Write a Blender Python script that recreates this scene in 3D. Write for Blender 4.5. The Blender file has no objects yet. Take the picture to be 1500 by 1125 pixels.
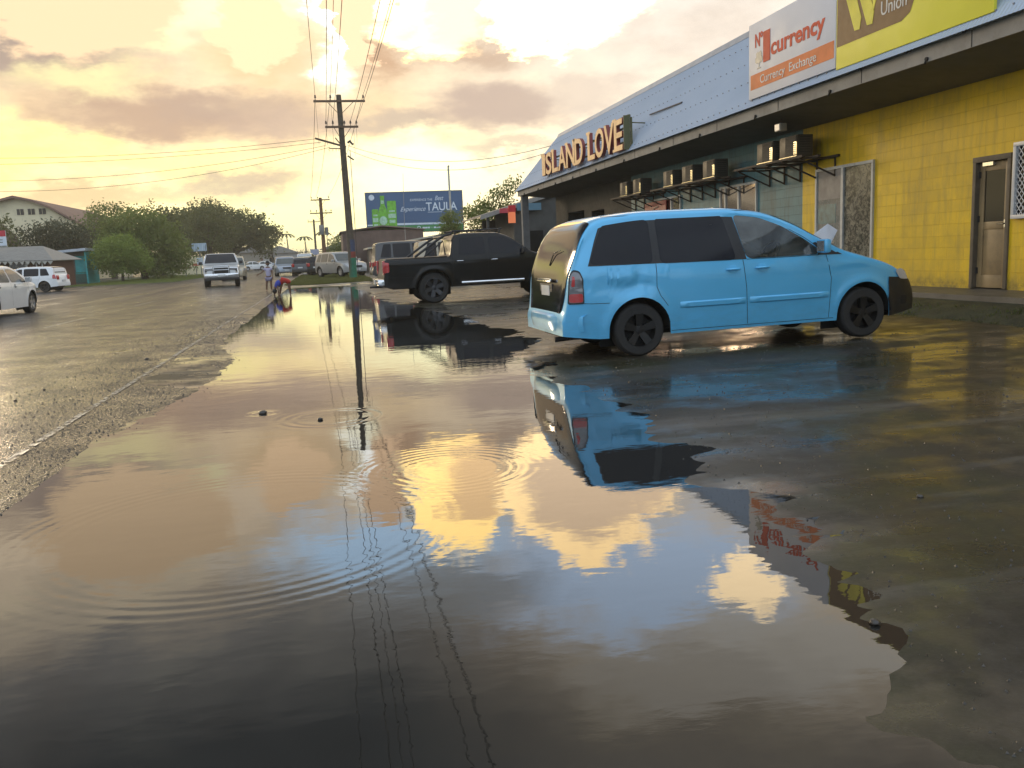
import bpy, bmesh, math, random
from math import sin, cos, pi, radians, sqrt, exp, atan2, floor
from mathutils import Vector, Matrix
random.seed(7)
R = random.Random(11)
scene = bpy.context.scene
COL = scene.collection

def s2l(c):
    return tuple(((v/255.)/12.92 if v/255. <= .04045 else ((v/255.+.055)/1.055)**2.4) for v in c)

# ------------------------------------------------------------------ helpers
def tag(o, label=None, cat=None, group=None, kind=None):
    if label: o['label'] = label
    if cat: o['category'] = cat
    if group: o['group'] = group
    if kind: o['kind'] = kind
    return o

def thing(name, loc=(0, 0, 0), rz=0.0, label=None, cat=None, group=None, rot=None):
    o = bpy.data.objects.new(name, None)
    COL.objects.link(o)
    o.location = loc
    o.rotation_euler = rot if rot else (0, 0, rz)
    o.empty_display_size = .2
    return tag(o, label, cat, group)

def link_mesh(name, me, mat=None, parent=None):
    o = bpy.data.objects.new(name, me)
    COL.objects.link(o)
    if mat and not me.materials: me.materials.append(mat)
    if parent: o.parent = parent
    return o

def copy_tree(o, parent=None):
    c = o.copy(); COL.objects.link(c)
    if parent: c.parent = parent
    for ch in list(o.children):
        copy_tree(ch, c)
    return c

class MB:
    def __init__(s): s.v = []; s.f = []
    def add(s, vs, fs):
        b = len(s.v); s.v += [tuple(v) for v in vs]; s.f += [tuple(i+b for i in f) for f in fs]; return s
    def box(s, x0, x1, y0, y1, z0, z1):
        return s.add([(x0,y0,z0),(x1,y0,z0),(x1,y1,z0),(x0,y1,z0),(x0,y0,z1),(x1,y0,z1),(x1,y1,z1),(x0,y1,z1)],
                     [(0,3,2,1),(4,5,6,7),(0,1,5,4),(1,2,6,5),(2,3,7,6),(3,0,4,7)])
    def obox(s, c, size, M):
        hx, hy, hz = [k/2 for k in size]; vs = []
        for z in (-hz, hz):
            for (x, y) in ((-hx,-hy),(hx,-hy),(hx,hy),(-hx,hy)):
                vs.append(Vector(c) + M @ Vector((x, y, z)))
        return s.add(vs, [(0,3,2,1),(4,5,6,7),(0,1,5,4),(1,2,6,5),(2,3,7,6),(3,0,4,7)])
    def bar(s, a, b, w, h=None):
        a = Vector(a); b = Vector(b); d = b-a; h = h or w
        M = d.to_track_quat('X', 'Z').to_matrix()
        return s.obox((a+b)/2, (d.length, w, h), M)
    def tube(s, pts, r, n=8, caps=True):
        pts = [Vector(p) for p in pts]; rs = r if isinstance(r, (list, tuple)) else [r]*len(pts)
        rings = []; up = None
        for i, p in enumerate(pts):
            d = (pts[min(i+1, len(pts)-1)] - pts[max(i-1, 0)]).normalized()
            if up is None: up = d.orthogonal().normalized()
            up = (up - d*up.dot(d)).normalized(); w = d.cross(up)
            rings.append([p + (up*cos(2*pi*k/n) + w*sin(2*pi*k/n))*rs[i] for k in range(n)])
        vs = [v for rg in rings for v in rg]; fs = []
        for i in range(len(pts)-1):
            for k in range(n):
                fs.append((i*n+k, i*n+(k+1) % n, (i+1)*n+(k+1) % n, (i+1)*n+k))
        if caps:
            fs.append(tuple(reversed(range(n)))); fs.append(tuple((len(pts)-1)*n+k for k in range(n)))
        return s.add(vs, fs)
    def lathe(s, prof, n=24, axis='Z', c=(0,0,0)):
        vs = []; fs = []; c = Vector(c)
        for (r, h) in prof:
            for k in range(n):
                a = 2*pi*k/n
                v = (r*cos(a), r*sin(a), h) if axis == 'Z' else (r*cos(a), h, r*sin(a)) if axis == 'Y' else (h, r*cos(a), r*sin(a))
                vs.append(c+Vector(v))
        for i in range(len(prof)-1):
            for k in range(n):
                fs.append((i*n+k, i*n+(k+1) % n, (i+1)*n+(k+1) % n, (i+1)*n+k))
        return s.add(vs, fs)
    def prism(s, poly, fn, t0, t1):
        """poly of 2D points, fn(a,b,t)->3D, extruded from t0 to t1"""
        n = len(poly)
        vs = [fn(a, b, t0) for a, b in poly] + [fn(a, b, t1) for a, b in poly]
        return s.add(vs, [tuple(range(n)), tuple(reversed(range(n, 2*n)))] + [(i, (i+1) % n, n+(i+1) % n, n+i) for i in range(n)])
    def quad(s, a, b, c, d): return s.add([a, b, c, d], [(0, 1, 2, 3)])
    def build(s, name, mat, parent=None, smooth=False, bevel=0, sharp=35):
        me = bpy.data.meshes.new(name); me.from_pydata(s.v, [], s.f); me.update()
        bm = bmesh.new(); bm.from_mesh(me)
        bmesh.ops.recalc_face_normals(bm, faces=bm.faces)
        if bevel:
            bmesh.ops.bevel(bm, geom=[e for e in bm.edges if len(e.link_faces) == 2 and e.calc_face_angle(0) > .5], offset=bevel, segments=2, affect='EDGES', profile=.6, clamp_overlap=True)
        bm.to_mesh(me); bm.free()
        if smooth or bevel:
            me.shade_smooth()
            try: me.set_sharp_from_angle(angle=radians(sharp))
            except Exception: pass
        return link_mesh(name, me, mat, parent)

def mapped_poly(poly, fn, name, mat, parent, step=.1, smooth=True, solid=0):
    """a flat outline cut into a grid and laid on a curved surface by fn(a,b)->(x,y,z)"""
    bm = bmesh.new()
    vs = [bm.verts.new((a, b, 0)) for a, b in poly]
    bm.faces.new(vs)
    xs = [p[0] for p in poly]; zs = [p[1] for p in poly]
    for ax, lo, hi in ((0, min(xs), max(xs)), (1, min(zs), max(zs))):
        n = max(1, int((hi-lo)/step))
        for k in range(1, n+1):
            co = [0, 0, 0]; co[ax] = lo+(hi-lo)*k/(n+1); no = [0, 0, 0]; no[ax] = 1
            bmesh.ops.bisect_plane(bm, geom=bm.verts[:]+bm.edges[:]+bm.faces[:], plane_co=co, plane_no=no)
    for v in bm.verts: v.co = fn(v.co.x, v.co.y)
    me = bpy.data.meshes.new(name); bm.to_mesh(me); bm.free()
    if smooth: me.shade_smooth()
    return link_mesh(name, me, mat, parent)

def join_meshes(objs, name, parent=None):
    bm = bmesh.new()
    for o in objs: bm.from_mesh(o.data)
    me = bpy.data.meshes.new(name); bm.to_mesh(me); bm.free()
    mat = objs[0].data.materials[0]
    for o in objs: bpy.data.objects.remove(o)
    me.shade_smooth()
    return link_mesh(name, me, mat, parent)

def rounded(poly, r, n=4):
    out = []; m = len(poly)
    for i in range(m):
        p0, p1, p2 = Vector(poly[i-1]), Vector(poly[i]), Vector(poly[(i+1) % m])
        a = (p0-p1); b = (p2-p1); rr = min(r, a.length*.45, b.length*.45)
        q0 = p1+a.normalized()*rr; q2 = p1+b.normalized()*rr
        for k in range(n+1):
            t = k/n; out.append(tuple(q0*(1-t)**2 + p1*2*t*(1-t) + q2*t*t))
    return out

def text_obj(body, name, mat, parent, size, origin, xdir, ydir, width=None, extrude=.003, offset=0., shear=0., bevel=0., spacing=1., align='LEFT'):
    cu = bpy.data.curves.new(name, 'FONT'); cu.body = body; cu.size = size; cu.extrude = extrude
    cu.offset = offset; cu.shear = shear; cu.bevel_depth = bevel; cu.space_character = spacing; cu.resolution_u = 4
    o = bpy.data.objects.new(name, cu); COL.objects.link(o)
    dg = bpy.context.evaluated_depsgraph_get()
    me = bpy.data.meshes.new_from_object(o.evaluated_get(dg)); me.name = name
    bpy.data.objects.remove(o)
    xs = [v.co.x for v in me.vertices]; w = max(xs)-min(xs); x0 = min(xs)
    sx = (width/w) if width else 1.
    X = Vector(xdir).normalized(); Y = Vector(ydir).normalized(); Z = X.cross(Y); O = Vector(origin)
    for v in me.vertices:
        v.co = O + X*((v.co.x-x0)*sx) + Y*v.co.y + Z*v.co.z
    me.materials.clear()
    return link_mesh(name, me, mat, parent)

# ------------------------------------------------------------------ materials
MATS = {}
class NT:
    def __init__(s, tree): s.t = tree; s.n = tree.nodes; s.l = tree.links
    def node(s, typ, **kw):
        nd = s.n.new(typ)
        for k, v in kw.items():
            if k.startswith('i_'):
                key = k[2:]; key = int(key) if key.isdigit() else key.replace('_', ' ')
                s.set(nd, key, v)
            else: setattr(nd, k, v)
        return nd
    def set(s, nd, key, v):
        if isinstance(v, bpy.types.NodeSocket): s.l.new(v, nd.inputs[key])
        else:
            sk = nd.inputs[key]
            if sk.type == 'RGBA' and len(v) == 3: v = (*v, 1)
            sk.default_value = v
    def math(s, op, a, b=None, c=None, clamp=False):
        nd = s.n.new('ShaderNodeMath'); nd.operation = op; nd.use_clamp = clamp
        for i, v in enumerate((a, b, c)):
            if v is not None: s.set(nd, i, v)
        return nd.outputs[0]
    def mix(s, fac, a, b, mode='MIX'):
        nd = s.n.new('ShaderNodeMix'); nd.data_type = 'RGBA'; nd.blend_type = mode
        s.set(nd, 0, fac); s.set(nd, 6, a); s.set(nd, 7, b); return nd.outputs[2]
    def noise(s, vec, scale, detail=4, rough=.55, dim='3D', dist=0.):
        nd = s.n.new('ShaderNodeTexNoise'); nd.noise_dimensions = dim
        if vec is not None: s.l.new(vec, nd.inputs['Vector'])
        nd.inputs['Scale'].default_value = scale; nd.inputs['Detail'].default_value = detail
        nd.inputs['Roughness'].default_value = rough; nd.inputs['Distortion'].default_value = dist
        return nd.outputs['Fac']
    def ramp(s, fac, stops, interp='LINEAR'):
        nd = s.n.new('ShaderNodeValToRGB'); cr = nd.color_ramp; cr.interpolation = interp
        while len(cr.elements) > 1: cr.elements.remove(cr.elements[-1])
        for i, (p, c) in enumerate(stops):
            e = cr.elements[0] if i == 0 else cr.elements.new(p)
            e.position = p; e.color = (c, c, c, 1) if isinstance(c, (int, float)) else (*c, 1)
        s.l.new(fac, nd.inputs[0]); return nd.outputs[0]
    def smooth(s, v, a, b):
        nd = s.n.new('ShaderNodeMapRange'); nd.interpolation_type = 'SMOOTHSTEP'
        s.set(nd, 0, v); nd.inputs[1].default_value = a; nd.inputs[2].default_value = b
        return nd.outputs[0]
    def mapping(s, vec, scale=(1, 1, 1), rot=(0, 0, 0), loc=(0, 0, 0)):
        nd = s.n.new('ShaderNodeMapping'); s.l.new(vec, nd.inputs[0])
        nd.inputs['Scale'].default_value = scale; nd.inputs['Rotation'].default_value = rot; nd.inputs['Location'].default_value = loc
        return nd.outputs[0]
    def bump(s, h, strength, dist, normal=None):
        nd = s.n.new('ShaderNodeBump'); s.l.new(h, nd.inputs['Height'])
        nd.inputs['Strength'].default_value = strength; nd.inputs['Distance'].default_value = dist
        if normal is not None: s.l.new(normal, nd.inputs['Normal'])
        return nd.outputs[0]

def newmat(name):
    m = bpy.data.materials.new(name); m.use_nodes = True
    nt = NT(m.node_tree); bs = m.node_tree.nodes['Principled BSDF']
    MATS[name] = m
    return m, nt, bs

def simple(name, col, rough=.5, metal=0., vary=.12, scale=3., spec=.5, coat=0., coatr=.05, bump=0., bscale=60., dirt=0., dirtcol=(.05, .04, .03), trans=0., emis=None):
    """plain surface with real unevenness: colour patches, roughness patches, optional grime and grain"""
    if name in MATS: return MATS[name]
    m, nt, bs = newmat(name)
    tc = nt.node('ShaderNodeTexCoord').outputs['Object']
    n1 = nt.noise(tc, scale, 5)
    c = nt.mix(nt.ramp(n1, [(.3, 0.), (.7, 1.)]), tuple(k*(1-vary) for k in col), tuple(min(1, k*(1+vary)) for k in col))
    if dirt:
        n2 = nt.noise(tc, scale*2.7, 6, .7)
        c = nt.mix(nt.ramp(n2, [(.5, 0.), (.75, dirt)]), c, dirtcol)
    nt.l.new(c, bs.inputs['Base Color'])
    n3 = nt.noise(tc, scale*5, 4)
    mr = nt.node('ShaderNodeMapRange', i_0=n3); mr.inputs[3].default_value = rough*.8; mr.inputs[4].default_value = min(1, rough*1.25)
    nt.l.new(mr.outputs[0], bs.inputs['Roughness'])
    bs.inputs['Metallic'].default_value = metal
    bs.inputs['Specular IOR Level'].default_value = spec
    bs.inputs['Coat Weight'].default_value = coat; bs.inputs['Coat Roughness'].default_value = coatr
    if bump:
        nt.l.new(nt.bump(nt.noise(tc, bscale, 6, .65), bump, .01), bs.inputs['Normal'])
    if emis:
        bs.inputs['Emission Color'].default_value = (*emis[0], 1); bs.inputs['Emission Strength'].default_value = emis[1]
    return m

def paint(name, col, metal=.2, dirt=.15):
    if name in MATS: return MATS[name]
    m, nt, bs = newmat(name)
    tc = nt.node('ShaderNodeTexCoord').outputs['Object']
    n = nt.noise(tc, 1.7, 4)
    n2 = nt.noise(nt.mapping(tc, (1, 1, 3)), 6, 8, .7)
    c = nt.mix(n, tuple(k*.9 for k in col), tuple(min(1, k*1.07) for k in col))
    g = nt.ramp(n2, [(.52, 0.), (.8, dirt)])
    # road film towards the sills
    sx = nt.node('ShaderNodeSeparateXYZ', i_0=tc)
    low = nt.math('MULTIPLY', nt.math('SUBTRACT', 1., nt.smooth(sx.outputs[2], .2, .75)), nt.ramp(n2, [(.35, 0.), (.65, min(.45, dirt*3))]))
    c = nt.mix(g, c, (.12, .1, .07)); c = nt.mix(low, c, (.1, .085, .06))
    nt.l.new(c, bs.inputs['Base Color'])
    bs.inputs['Metallic'].default_value = metal; bs.inputs['Roughness'].default_value = .38
    bs.inputs['Coat Weight'].default_value = .8
    r = nt.node('ShaderNodeMapRange', i_0=n2); r.inputs[3].default_value = .02; r.inputs[4].default_value = .12
    nt.l.new(r.outputs[0], bs.inputs['Coat Roughness'])
    if max(col) < .02: bs.inputs['Coat Weight'].default_value = .35; bs.inputs['Specular IOR Level'].default_value = .2
    # fine rain beads
    dr = nt.node('ShaderNodeTexVoronoi', i_Scale=90.); nt.l.new(tc, dr.inputs['Vector'])
    h = nt.ramp(dr.outputs['Distance'], [(0., 1.), (.28, 0.)])
    nt.l.new(nt.bump(h, .05, .002), bs.inputs['Normal'])
    return m

def glass(name, col, rough=.04, coat=.6):
    if name in MATS: return MATS[name]
    m, nt, bs = newmat(name)
    tc = nt.node('ShaderNodeTexCoord').outputs['Object']
    n = nt.noise(tc, 2.3, 4)
    nt.l.new(nt.mix(n, tuple(k*.6 for k in col), tuple(k*1.3 for k in col)), bs.inputs['Base Color'])
    r = nt.node('ShaderNodeMapRange', i_0=nt.noise(tc, 9, 6, .7)); r.inputs[3].default_value = rough; r.inputs[4].default_value = rough+.08
    nt.l.new(r.outputs[0], bs.inputs['Roughness'])
    bs.inputs['IOR'].default_value = 1.34 if max(col) < .03 else 1.5
    nt.l.new(nt.bump(nt.noise(tc, 1.5, 1), .05, .02), bs.inputs['Normal'])
    return m

def leafmat(name, dark, light, trans=.35):
    if name in MATS: return MATS[name]
    m = bpy.data.materials.new(name); m.use_nodes = True; MATS[name] = m
    nt = NT(m.node_tree); nt.n.clear()
    tc = nt.node('ShaderNodeTexCoord').outputs['Object']
    n = nt.noise(tc, .9, 3); n2 = nt.noise(tc, 7., 2)
    c = nt.mix(nt.ramp(nt.math('ADD', nt.math('MULTIPLY', n, .6), nt.math('MULTIPLY', n2, .4)), [(.35, 0.), (.65, 1.)]), dark, light)
    pr = nt.node('ShaderNodeBsdfPrincipled', i_Base_Color=c, i_Roughness=.55); pr.inputs['Specular IOR Level'].default_value = .3
    tr = nt.node('ShaderNodeBsdfTranslucent', i_Color=nt.mix(.5, c, light))
    mx = nt.node('ShaderNodeMixShader', i_0=trans); nt.l.new(pr.outputs[0], mx.inputs[1]); nt.l.new(tr.outputs[0], mx.inputs[2])
    out = nt.node('ShaderNodeOutputMaterial'); nt.l.new(mx.outputs[0], out.inputs[0])
    return m
# ------------------------------------------------------------------ camera
cam_d = bpy.data.cameras.new('camera'); cam = bpy.data.objects.new('camera', cam_d); COL.objects.link(cam)
fw = Vector((0.200738, 0.967741, -0.152258)).normalized(); rt = Vector((0.976918, -0.209335, -0.042544)); rt = (rt-fw*rt.dot(fw)).normalized(); up = rt.cross(fw)
cam.matrix_world = Matrix((( rt.x, up.x, -fw.x, 0), (rt.y, up.y, -fw.y, 0), (rt.z, up.z, -fw.z, 1.25), (0, 0, 0, 1)))
cam_d.sensor_width = 36; cam_d.lens = 1257.2*36/1500
cam_d.clip_start = .05; cam_d.clip_end = 3000
scene.camera = cam
scene.view_settings.view_transform = 'Standard'; scene.view_settings.look = 'None'
scene.view_settings.exposure = 0.55; scene.view_settings.gamma = 1

cy = scene.cycles
cy.max_bounces = 7; cy.diffuse_bounces = 2; cy.glossy_bounces = 4; cy.transmission_bounces = 2; cy.transparent_max_bounces = 6; cy.volume_bounces = 0
cy.caustics_reflective = False; cy.caustics_refractive = False

# ------------------------------------------------------------------ light
SUN_AZ, SUN_EL = -25., 11.
sd = bpy.data.lights.new('sun', 'SUN'); sd.energy = .5; sd.angle = radians(9); sd.color = (1., .78, .52)
so = bpy.data.objects.new('sun', sd); COL.objects.link(so)
sdir = Vector((sin(radians(SUN_AZ))*cos(radians(SUN_EL)), cos(radians(SUN_AZ))*cos(radians(SUN_EL)), sin(radians(SUN_EL))))
so.rotation_euler = sdir.to_track_quat('Z', 'Y').to_euler()

# ------------------------------------------------------------------ sky
world = bpy.data.worlds.new('World'); scene.world = world; world.use_nodes = True
W = NT(world.node_tree); W.n.clear()
STR = .1
sky = W.node('ShaderNodeTexSky', sky_type='NISHITA', sun_disc=False)
sky.sun_elevation = radians(SUN_EL); sky.sun_rotation = radians(SUN_AZ) % (2*pi)
sky.air_density = 1.3; sky.dust_density = 2.5; sky.ozone_density = 2.
tc = W.node('ShaderNodeTexCoord').outputs['Generated']
# cloud cover: every bank is placed by its compass bearing and height in the sky (degrees)
sp = W.node('ShaderNodeSeparateXYZ', i_0=tc)
AZ0 = W.math('MULTIPLY', W.math('ARCTAN2', sp.outputs[0], sp.outputs[1]), 180/pi)
EL0 = W.math('MULTIPLY', W.math('ARCSINE', sp.outputs[2]), 180/pi)
wv = W.node('ShaderNodeCombineXYZ', i_0=W.math('MULTIPLY', AZ0, .06), i_1=W.math('MULTIPLY', EL0, .13)).outputs[0]
def wnoise(scale, det, r, off):
    nd = W.node('ShaderNodeTexNoise', noise_dimensions='3D', i_Scale=scale, i_Detail=det, i_Roughness=r)
    W.l.new(W.mapping(wv, loc=off), nd.inputs['Vector']); return nd.outputs['Fac']
nA = wnoise(3.2, 7, .6, (0, 0, 0)); nB = wnoise(3.2, 7, .6, (7.3, 2.1, 4)); nC = wnoise(1.6, 9, .62, (1.7, 9.1, 2)); nD = wnoise(6.5, 8, .6, (3.7, 5.1, 8))
AZ = W.math('ADD', AZ0, W.math('MULTIPLY', W.math('SUBTRACT', nA, .5), 9.))
EL = W.math('ADD', EL0, W.math('MULTIPLY', W.math('SUBTRACT', nB, .5), 5.))

grp = bpy.data.node_groups.new('cloud_bank', 'ShaderNodeTree')
for nm in ('az', 'el', 'a', 'e', 'sa', 'se', 'lo', 'hi', 'n'):
    grp.interface.new_socket(nm, in_out='INPUT', socket_type='NodeSocketFloat')
grp.interface.new_socket('fac', in_out='OUTPUT', socket_type='NodeSocketFloat')
g = NT(grp); gi = g.node('NodeGroupInput'); go = g.node('NodeGroupOutput')
I = {s.name: s for s in gi.outputs}
dx = g.math('DIVIDE', g.math('SUBTRACT', I['az'], I['a']), I['sa'])
dy = g.math('DIVIDE', g.math('SUBTRACT', I['el'], I['e']), I['se'])
d2 = g.math('ADD', g.math('MULTIPLY', dx, dx), g.math('MULTIPLY', dy, dy))
ga = g.math('EXPONENT', g.math('MULTIPLY', d2, -1.))
ga = g.math('ADD', ga, g.math('MULTIPLY', g.math('SUBTRACT', I['n'], .5), .5))
mr = g.node('ShaderNodeMapRange', interpolation_type='SMOOTHSTEP'); g.l.new(ga, mr.inputs[0]); g.l.new(I['lo'], mr.inputs[1]); g.l.new(I['hi'], mr.inputs[2])
g.l.new(mr.outputs[0], go.inputs[0])

def elramp(stops):
    t = W.math('DIVIDE', W.math('ADD', EL, 10.), 100., clamp=True)
    return W.ramp(t, [((e+10)/100., c) for e, c in stops])
base_left = elramp([(-10, (1., .8, .45)), (1, (1.7, 1.38, .75)), (4, (1.35, 1.08, .56)), (7, (1.1, .83, .45)), (12, (.84, .65, .43)), (16, (.98, .78, .55)), (19, (.85, .70, .50)), (23, (.30, .285, .265)), (29, (.075, .08, .085)), (38, (.08, .09, .10)), (58, (.5, .56, .64)), (90, (.6, .7, .84))])
base_right = elramp([(-10, (.85, .75, .5)), (1, (1.6, 1.42, .95)), (4, (1.3, 1.12, .78)), (7, (.98, .84, .63)), (12, (.76, .66, .55)), (15, (.78, .70, .61)), (19, (1.05, .88, .68)), (26, (.8, .67, .5)), (31, (.34, .29, .23)), (40, (.22, .22, .22)), (60, (.5, .56, .64)), (90, (.6, .7, .84))])
side = W.smooth(AZ0, 0., 22.)
skycol = W.mix(side, base_left, base_right)
# behind the camera: open blue-grey evening sky from the sky model
back = W.smooth(W.math('ABSOLUTE', AZ0), 55., 105.)
nish = W.mix(1., sky.outputs[0], (1.0, 1.0, 1.0), 'MULTIPLY')
nish = W.mix(.75, W.mix(1., nish, (.1, .1, .1), 'MULTIPLY'), (.84, .97, 1.14))
skycol = W.mix(back, skycol, nish)
# soft mottling of the cloud deck
mott = W.ramp(nC, [(.3, (.80, .78, .77)), (.5, (1., 1., 1.)), (.68, (1.16, 1.16, 1.1))])
skycol = W.mix(1., skycol, mott, 'MULTIPLY')
def bank(a, e, sa, se, col, op=1., gain=1., lo=.3, hi=.7, srgb=True):
    global skycol
    nd = W.node('ShaderNodeGroup'); nd.node_tree = grp
    for k, v in (('az', AZ), ('el', EL), ('a', a), ('e', e), ('sa', sa), ('se', se), ('lo', lo), ('hi', hi), ('n', nD)):
        W.set(nd, k, v)
    c = s2l(col) if srgb else col
    c = tuple(k*gain*(.86 if srgb else 1) for k in c)
    skycol = W.mix(W.math('MULTIPLY', nd.outputs[0], op), skycol, c)
# seen above the street: soft edged
def soft(a, e, sa, se, col, op=1., gain=1., lo=.12, hi=.95, srgb=True): bank(a, e, sa, se, col, op, gain, lo, hi, srgb)
soft(-16, 12.2, 8, 2.6, (176, 156, 142), .9)
soft(-15.5, 12.4, 5, 1.2, (165, 146, 134), .5)
soft(-10.0, 13.2, 3.4, 1.5, (255, 246, 190), .8, 1.1)
soft(-13.5, 10.7, 4.2, 1.0, (255, 240, 175), .7, 1.1)
soft(-8.5, 8.9, 10, 1.7, (190, 160, 138), .9)
soft(-4.6, 9.6, 5, 1.2, (190, 166, 148), .6)
soft(-1.2, 8.2, 5.0, 1.3, (206, 180, 158), .8)
soft(-17.5, 6.6, 7, 1.5, (255, 240, 140), 1., 1.4)
soft(-9.8, 6.1, 8, .9, (255, 238, 160), .9, 1.25)
soft(-13, 4.3, 8, .9, (226, 192, 146), .8)
soft(-5.0, 5.0, 5.0, .9, (205, 184, 158), .9)
soft(-2.0, 2.6, 9, 2.2, (255, 246, 175), 1., 1.45)
soft(6.5, 5.2, 6.2, 2.3, (255, 250, 200), 1., 1.45)
soft(5.5, 8.1, 5.0, .9, (204, 184, 162), .9)
soft(11.5, 9.2, 5.0, 1.9, (190, 168, 154), .9)
soft(10.0, 12.7, 5, 1.6, (196, 168, 144), .85)
soft(12.5, 6.6, 4, .6, (206, 188, 165), .7)
soft(17.5, 10.0, 4.4, 1.5, (212, 194, 178), .7)
soft(4.0, 12.7, 1.8, 2.4, (204, 168, 136), .95)
soft(-3.4, 12.4, 4.2, 2.2, (240, 205, 158), .8)
soft(1.4, 12.8, 1.3, 3.2, (255, 250, 215), .9, 1.3)
soft(1.3, 13.8, .9, 2.4, (255, 255, 250), 1., 1.8)
soft(6.2, 15.6, 2.4, 1.6, (255, 250, 215), 1., 2.2)
soft(7, 14.2, 4, 1.2, (255, 240, 190), .6, 1.2)
# higher banks, met only in the puddle: open blue first, then the clouds that close it off from below
bank(3.2, 19.0, 9.5, 2.8, (.78, 1.10, 1.46), 1., 1., .2, .8, False)
bank(19.5, 21.6, 11.5, 4.2, (.84, 1.06, 1.38), 1., 1., .15, .75, False)
bank(7.0, 22.0, 8., 2.0, (.42, .44, .45), .85, 1., .1, .9, False)
bank(-13., 15.4, 6.4, 4.2, (.86, .62, .38), 1., 1., .40, .56, False)
bank(-3.3, 14.2, 2.4, 2.9, (1.0, .70, .42), 1., 1., .38, .54, False)
bank(2.9, 14.3, 1.7, 3.2, (1.0, .68, .42), 1., 1., .38, .54, False)
bank(7.4, 16.2, 3.4, 4.5, (3.3, 2.25, .80), 1., 1., .38, .56, False)
bank(8.6, 15.4, 3.0, 3.3, (1.75, 1.15, .60), .95, 1., .34, .75, False)
bank(16.4, 16.3, 6.4, 4.5, (3.0, 2.1, 1.0), 1., 1., .40, .52, False)
bank(17.2, 15.9, 5.6, 3.8, (1.5, 1.1, .74), .95, 1., .36, .62, False)
bank(27.0, 21.8, 3.2, 1.6, (2.9, 2.2, 1.3), 1., 1., .36, .56, False)
bank(30, 25.5, 9, 2.8, (.82, .76, .66), .9, 1., .3, .7, False)
bank(23, 27.5, 10, 2.6, (.66, .60, .51), .9, 1., .25, .8, False)
# below the horizon the sky sphere is only dim ground
gnd = W.smooth(EL0, -1., -6.)
skycol = W.mix(gnd, skycol, (.25, .22, .18))
skycol = W.mix(1., skycol, (1/STR, 1/STR, 1/STR), 'MULTIPLY')
bg = W.node('ShaderNodeBackground', i_Color=skycol, i_Strength=STR)
world.cycles.sampling_method = 'MANUAL'; world.cycles.sample_map_resolution = 512
wo = W.node('ShaderNodeOutputWorld'); W.l.new(bg.outputs[0], wo.inputs[0])

# ------------------------------------------------------------------ ground
def smst(x, a, b):
    t = max(0., min(1., (x-a)/(b-a))); return t*t*(3-2*t)
def lerp(pts, x):
    if x <= pts[0][0]: return pts[0][1]
    for (a, p), (b, q) in zip(pts, pts[1:]):
        if x <= b: return p+(q-p)*(x-a)/(b-a)
    return pts[-1][1]
SHL = [(-8, -2.3), (3, -2.15), (5.3, -1.95), (6.4, -1.85), (8, -1.55), (9.7, -1.33), (11.8, -1.3), (13.2, -1.6), (16, -2.08), (22, -2.2), (36, -2.3), (42, -2.35), (60, -2.35)]
SHR = [(-8, .8), (1.2, 1.2), (1.75, 1.5), (2.2, 1.62), (2.7, 1.8), (3.5, 1.95), (4.4, 1.85), (4.9, 2.0), (5.6, 2.25), (7, 2.2), (8.6, 1.95), (10, 2.3), (12, 2.9), (15.5, 2.7), (20, 2.2), (25, 1.6), (34, 1.3), (41, 1.0)]
from mathutils import noise as mn
def fbm(x, y, s, o=0.):
    v = 0.; a = 1.
    for k in range(4):
        v += a*mn.noise(Vector((x*s+o, y*s, o*1.7))); s *= 2.1; a *= .5
    return v
def ground_z(x, y):
    l = lerp(SHL, y); r = lerp(SHR, y)
    zl = (l-x)*.045; zr = (x-r)*.022
    if zr > 0: zr = min(zr, .006)+max(0, zr-.006)*.10
    if zr > 0: zr = zr*.55
    z = max(zl, zr, -(min(x-l, r-x))*.016 if l < x < r else -1)
    z = max(-.05, z)
    z += smst(y, 40.5, 44)*.07*(1-smst(x, 6, 12)*.5)
    z += smst(x, 4.5, 8.5)*.05
    if x > l-.5:
        z += fbm(x*.8, y*1.7, .8)*(.0060-.0048*smst(x, 2.2, 3.6))*smst(x, l+.6, l+1.6) + fbm(x, y*1.6, 4., 5.)*.0016
    else: z += 0
    if x > r+.35: z = max(z, .0035+.0015*mn.noise(Vector((x*3, y*3, 1))))
    if x < l: z = min(z, .03) + fbm(x, y, 4., 3.)*.003
    return z
def grid_mesh(xs, ys, fz):
    vs = [(x, y, fz(x, y)) for y in ys for x in xs]; n = len(xs)
    fs = [(j*n+i, j*n+i+1, (j+1)*n+i+1, (j+1)*n+i) for j in range(len(ys)-1) for i in range(n-1)]
    return vs, fs
def seq(*segs):
    out = []
    for a, b, d in segs:
        n = max(1, round((b-a)/d)); out += [a+(b-a)*k/n for k in range(n)]
    out.append(segs[-1][1]); return out

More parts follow.
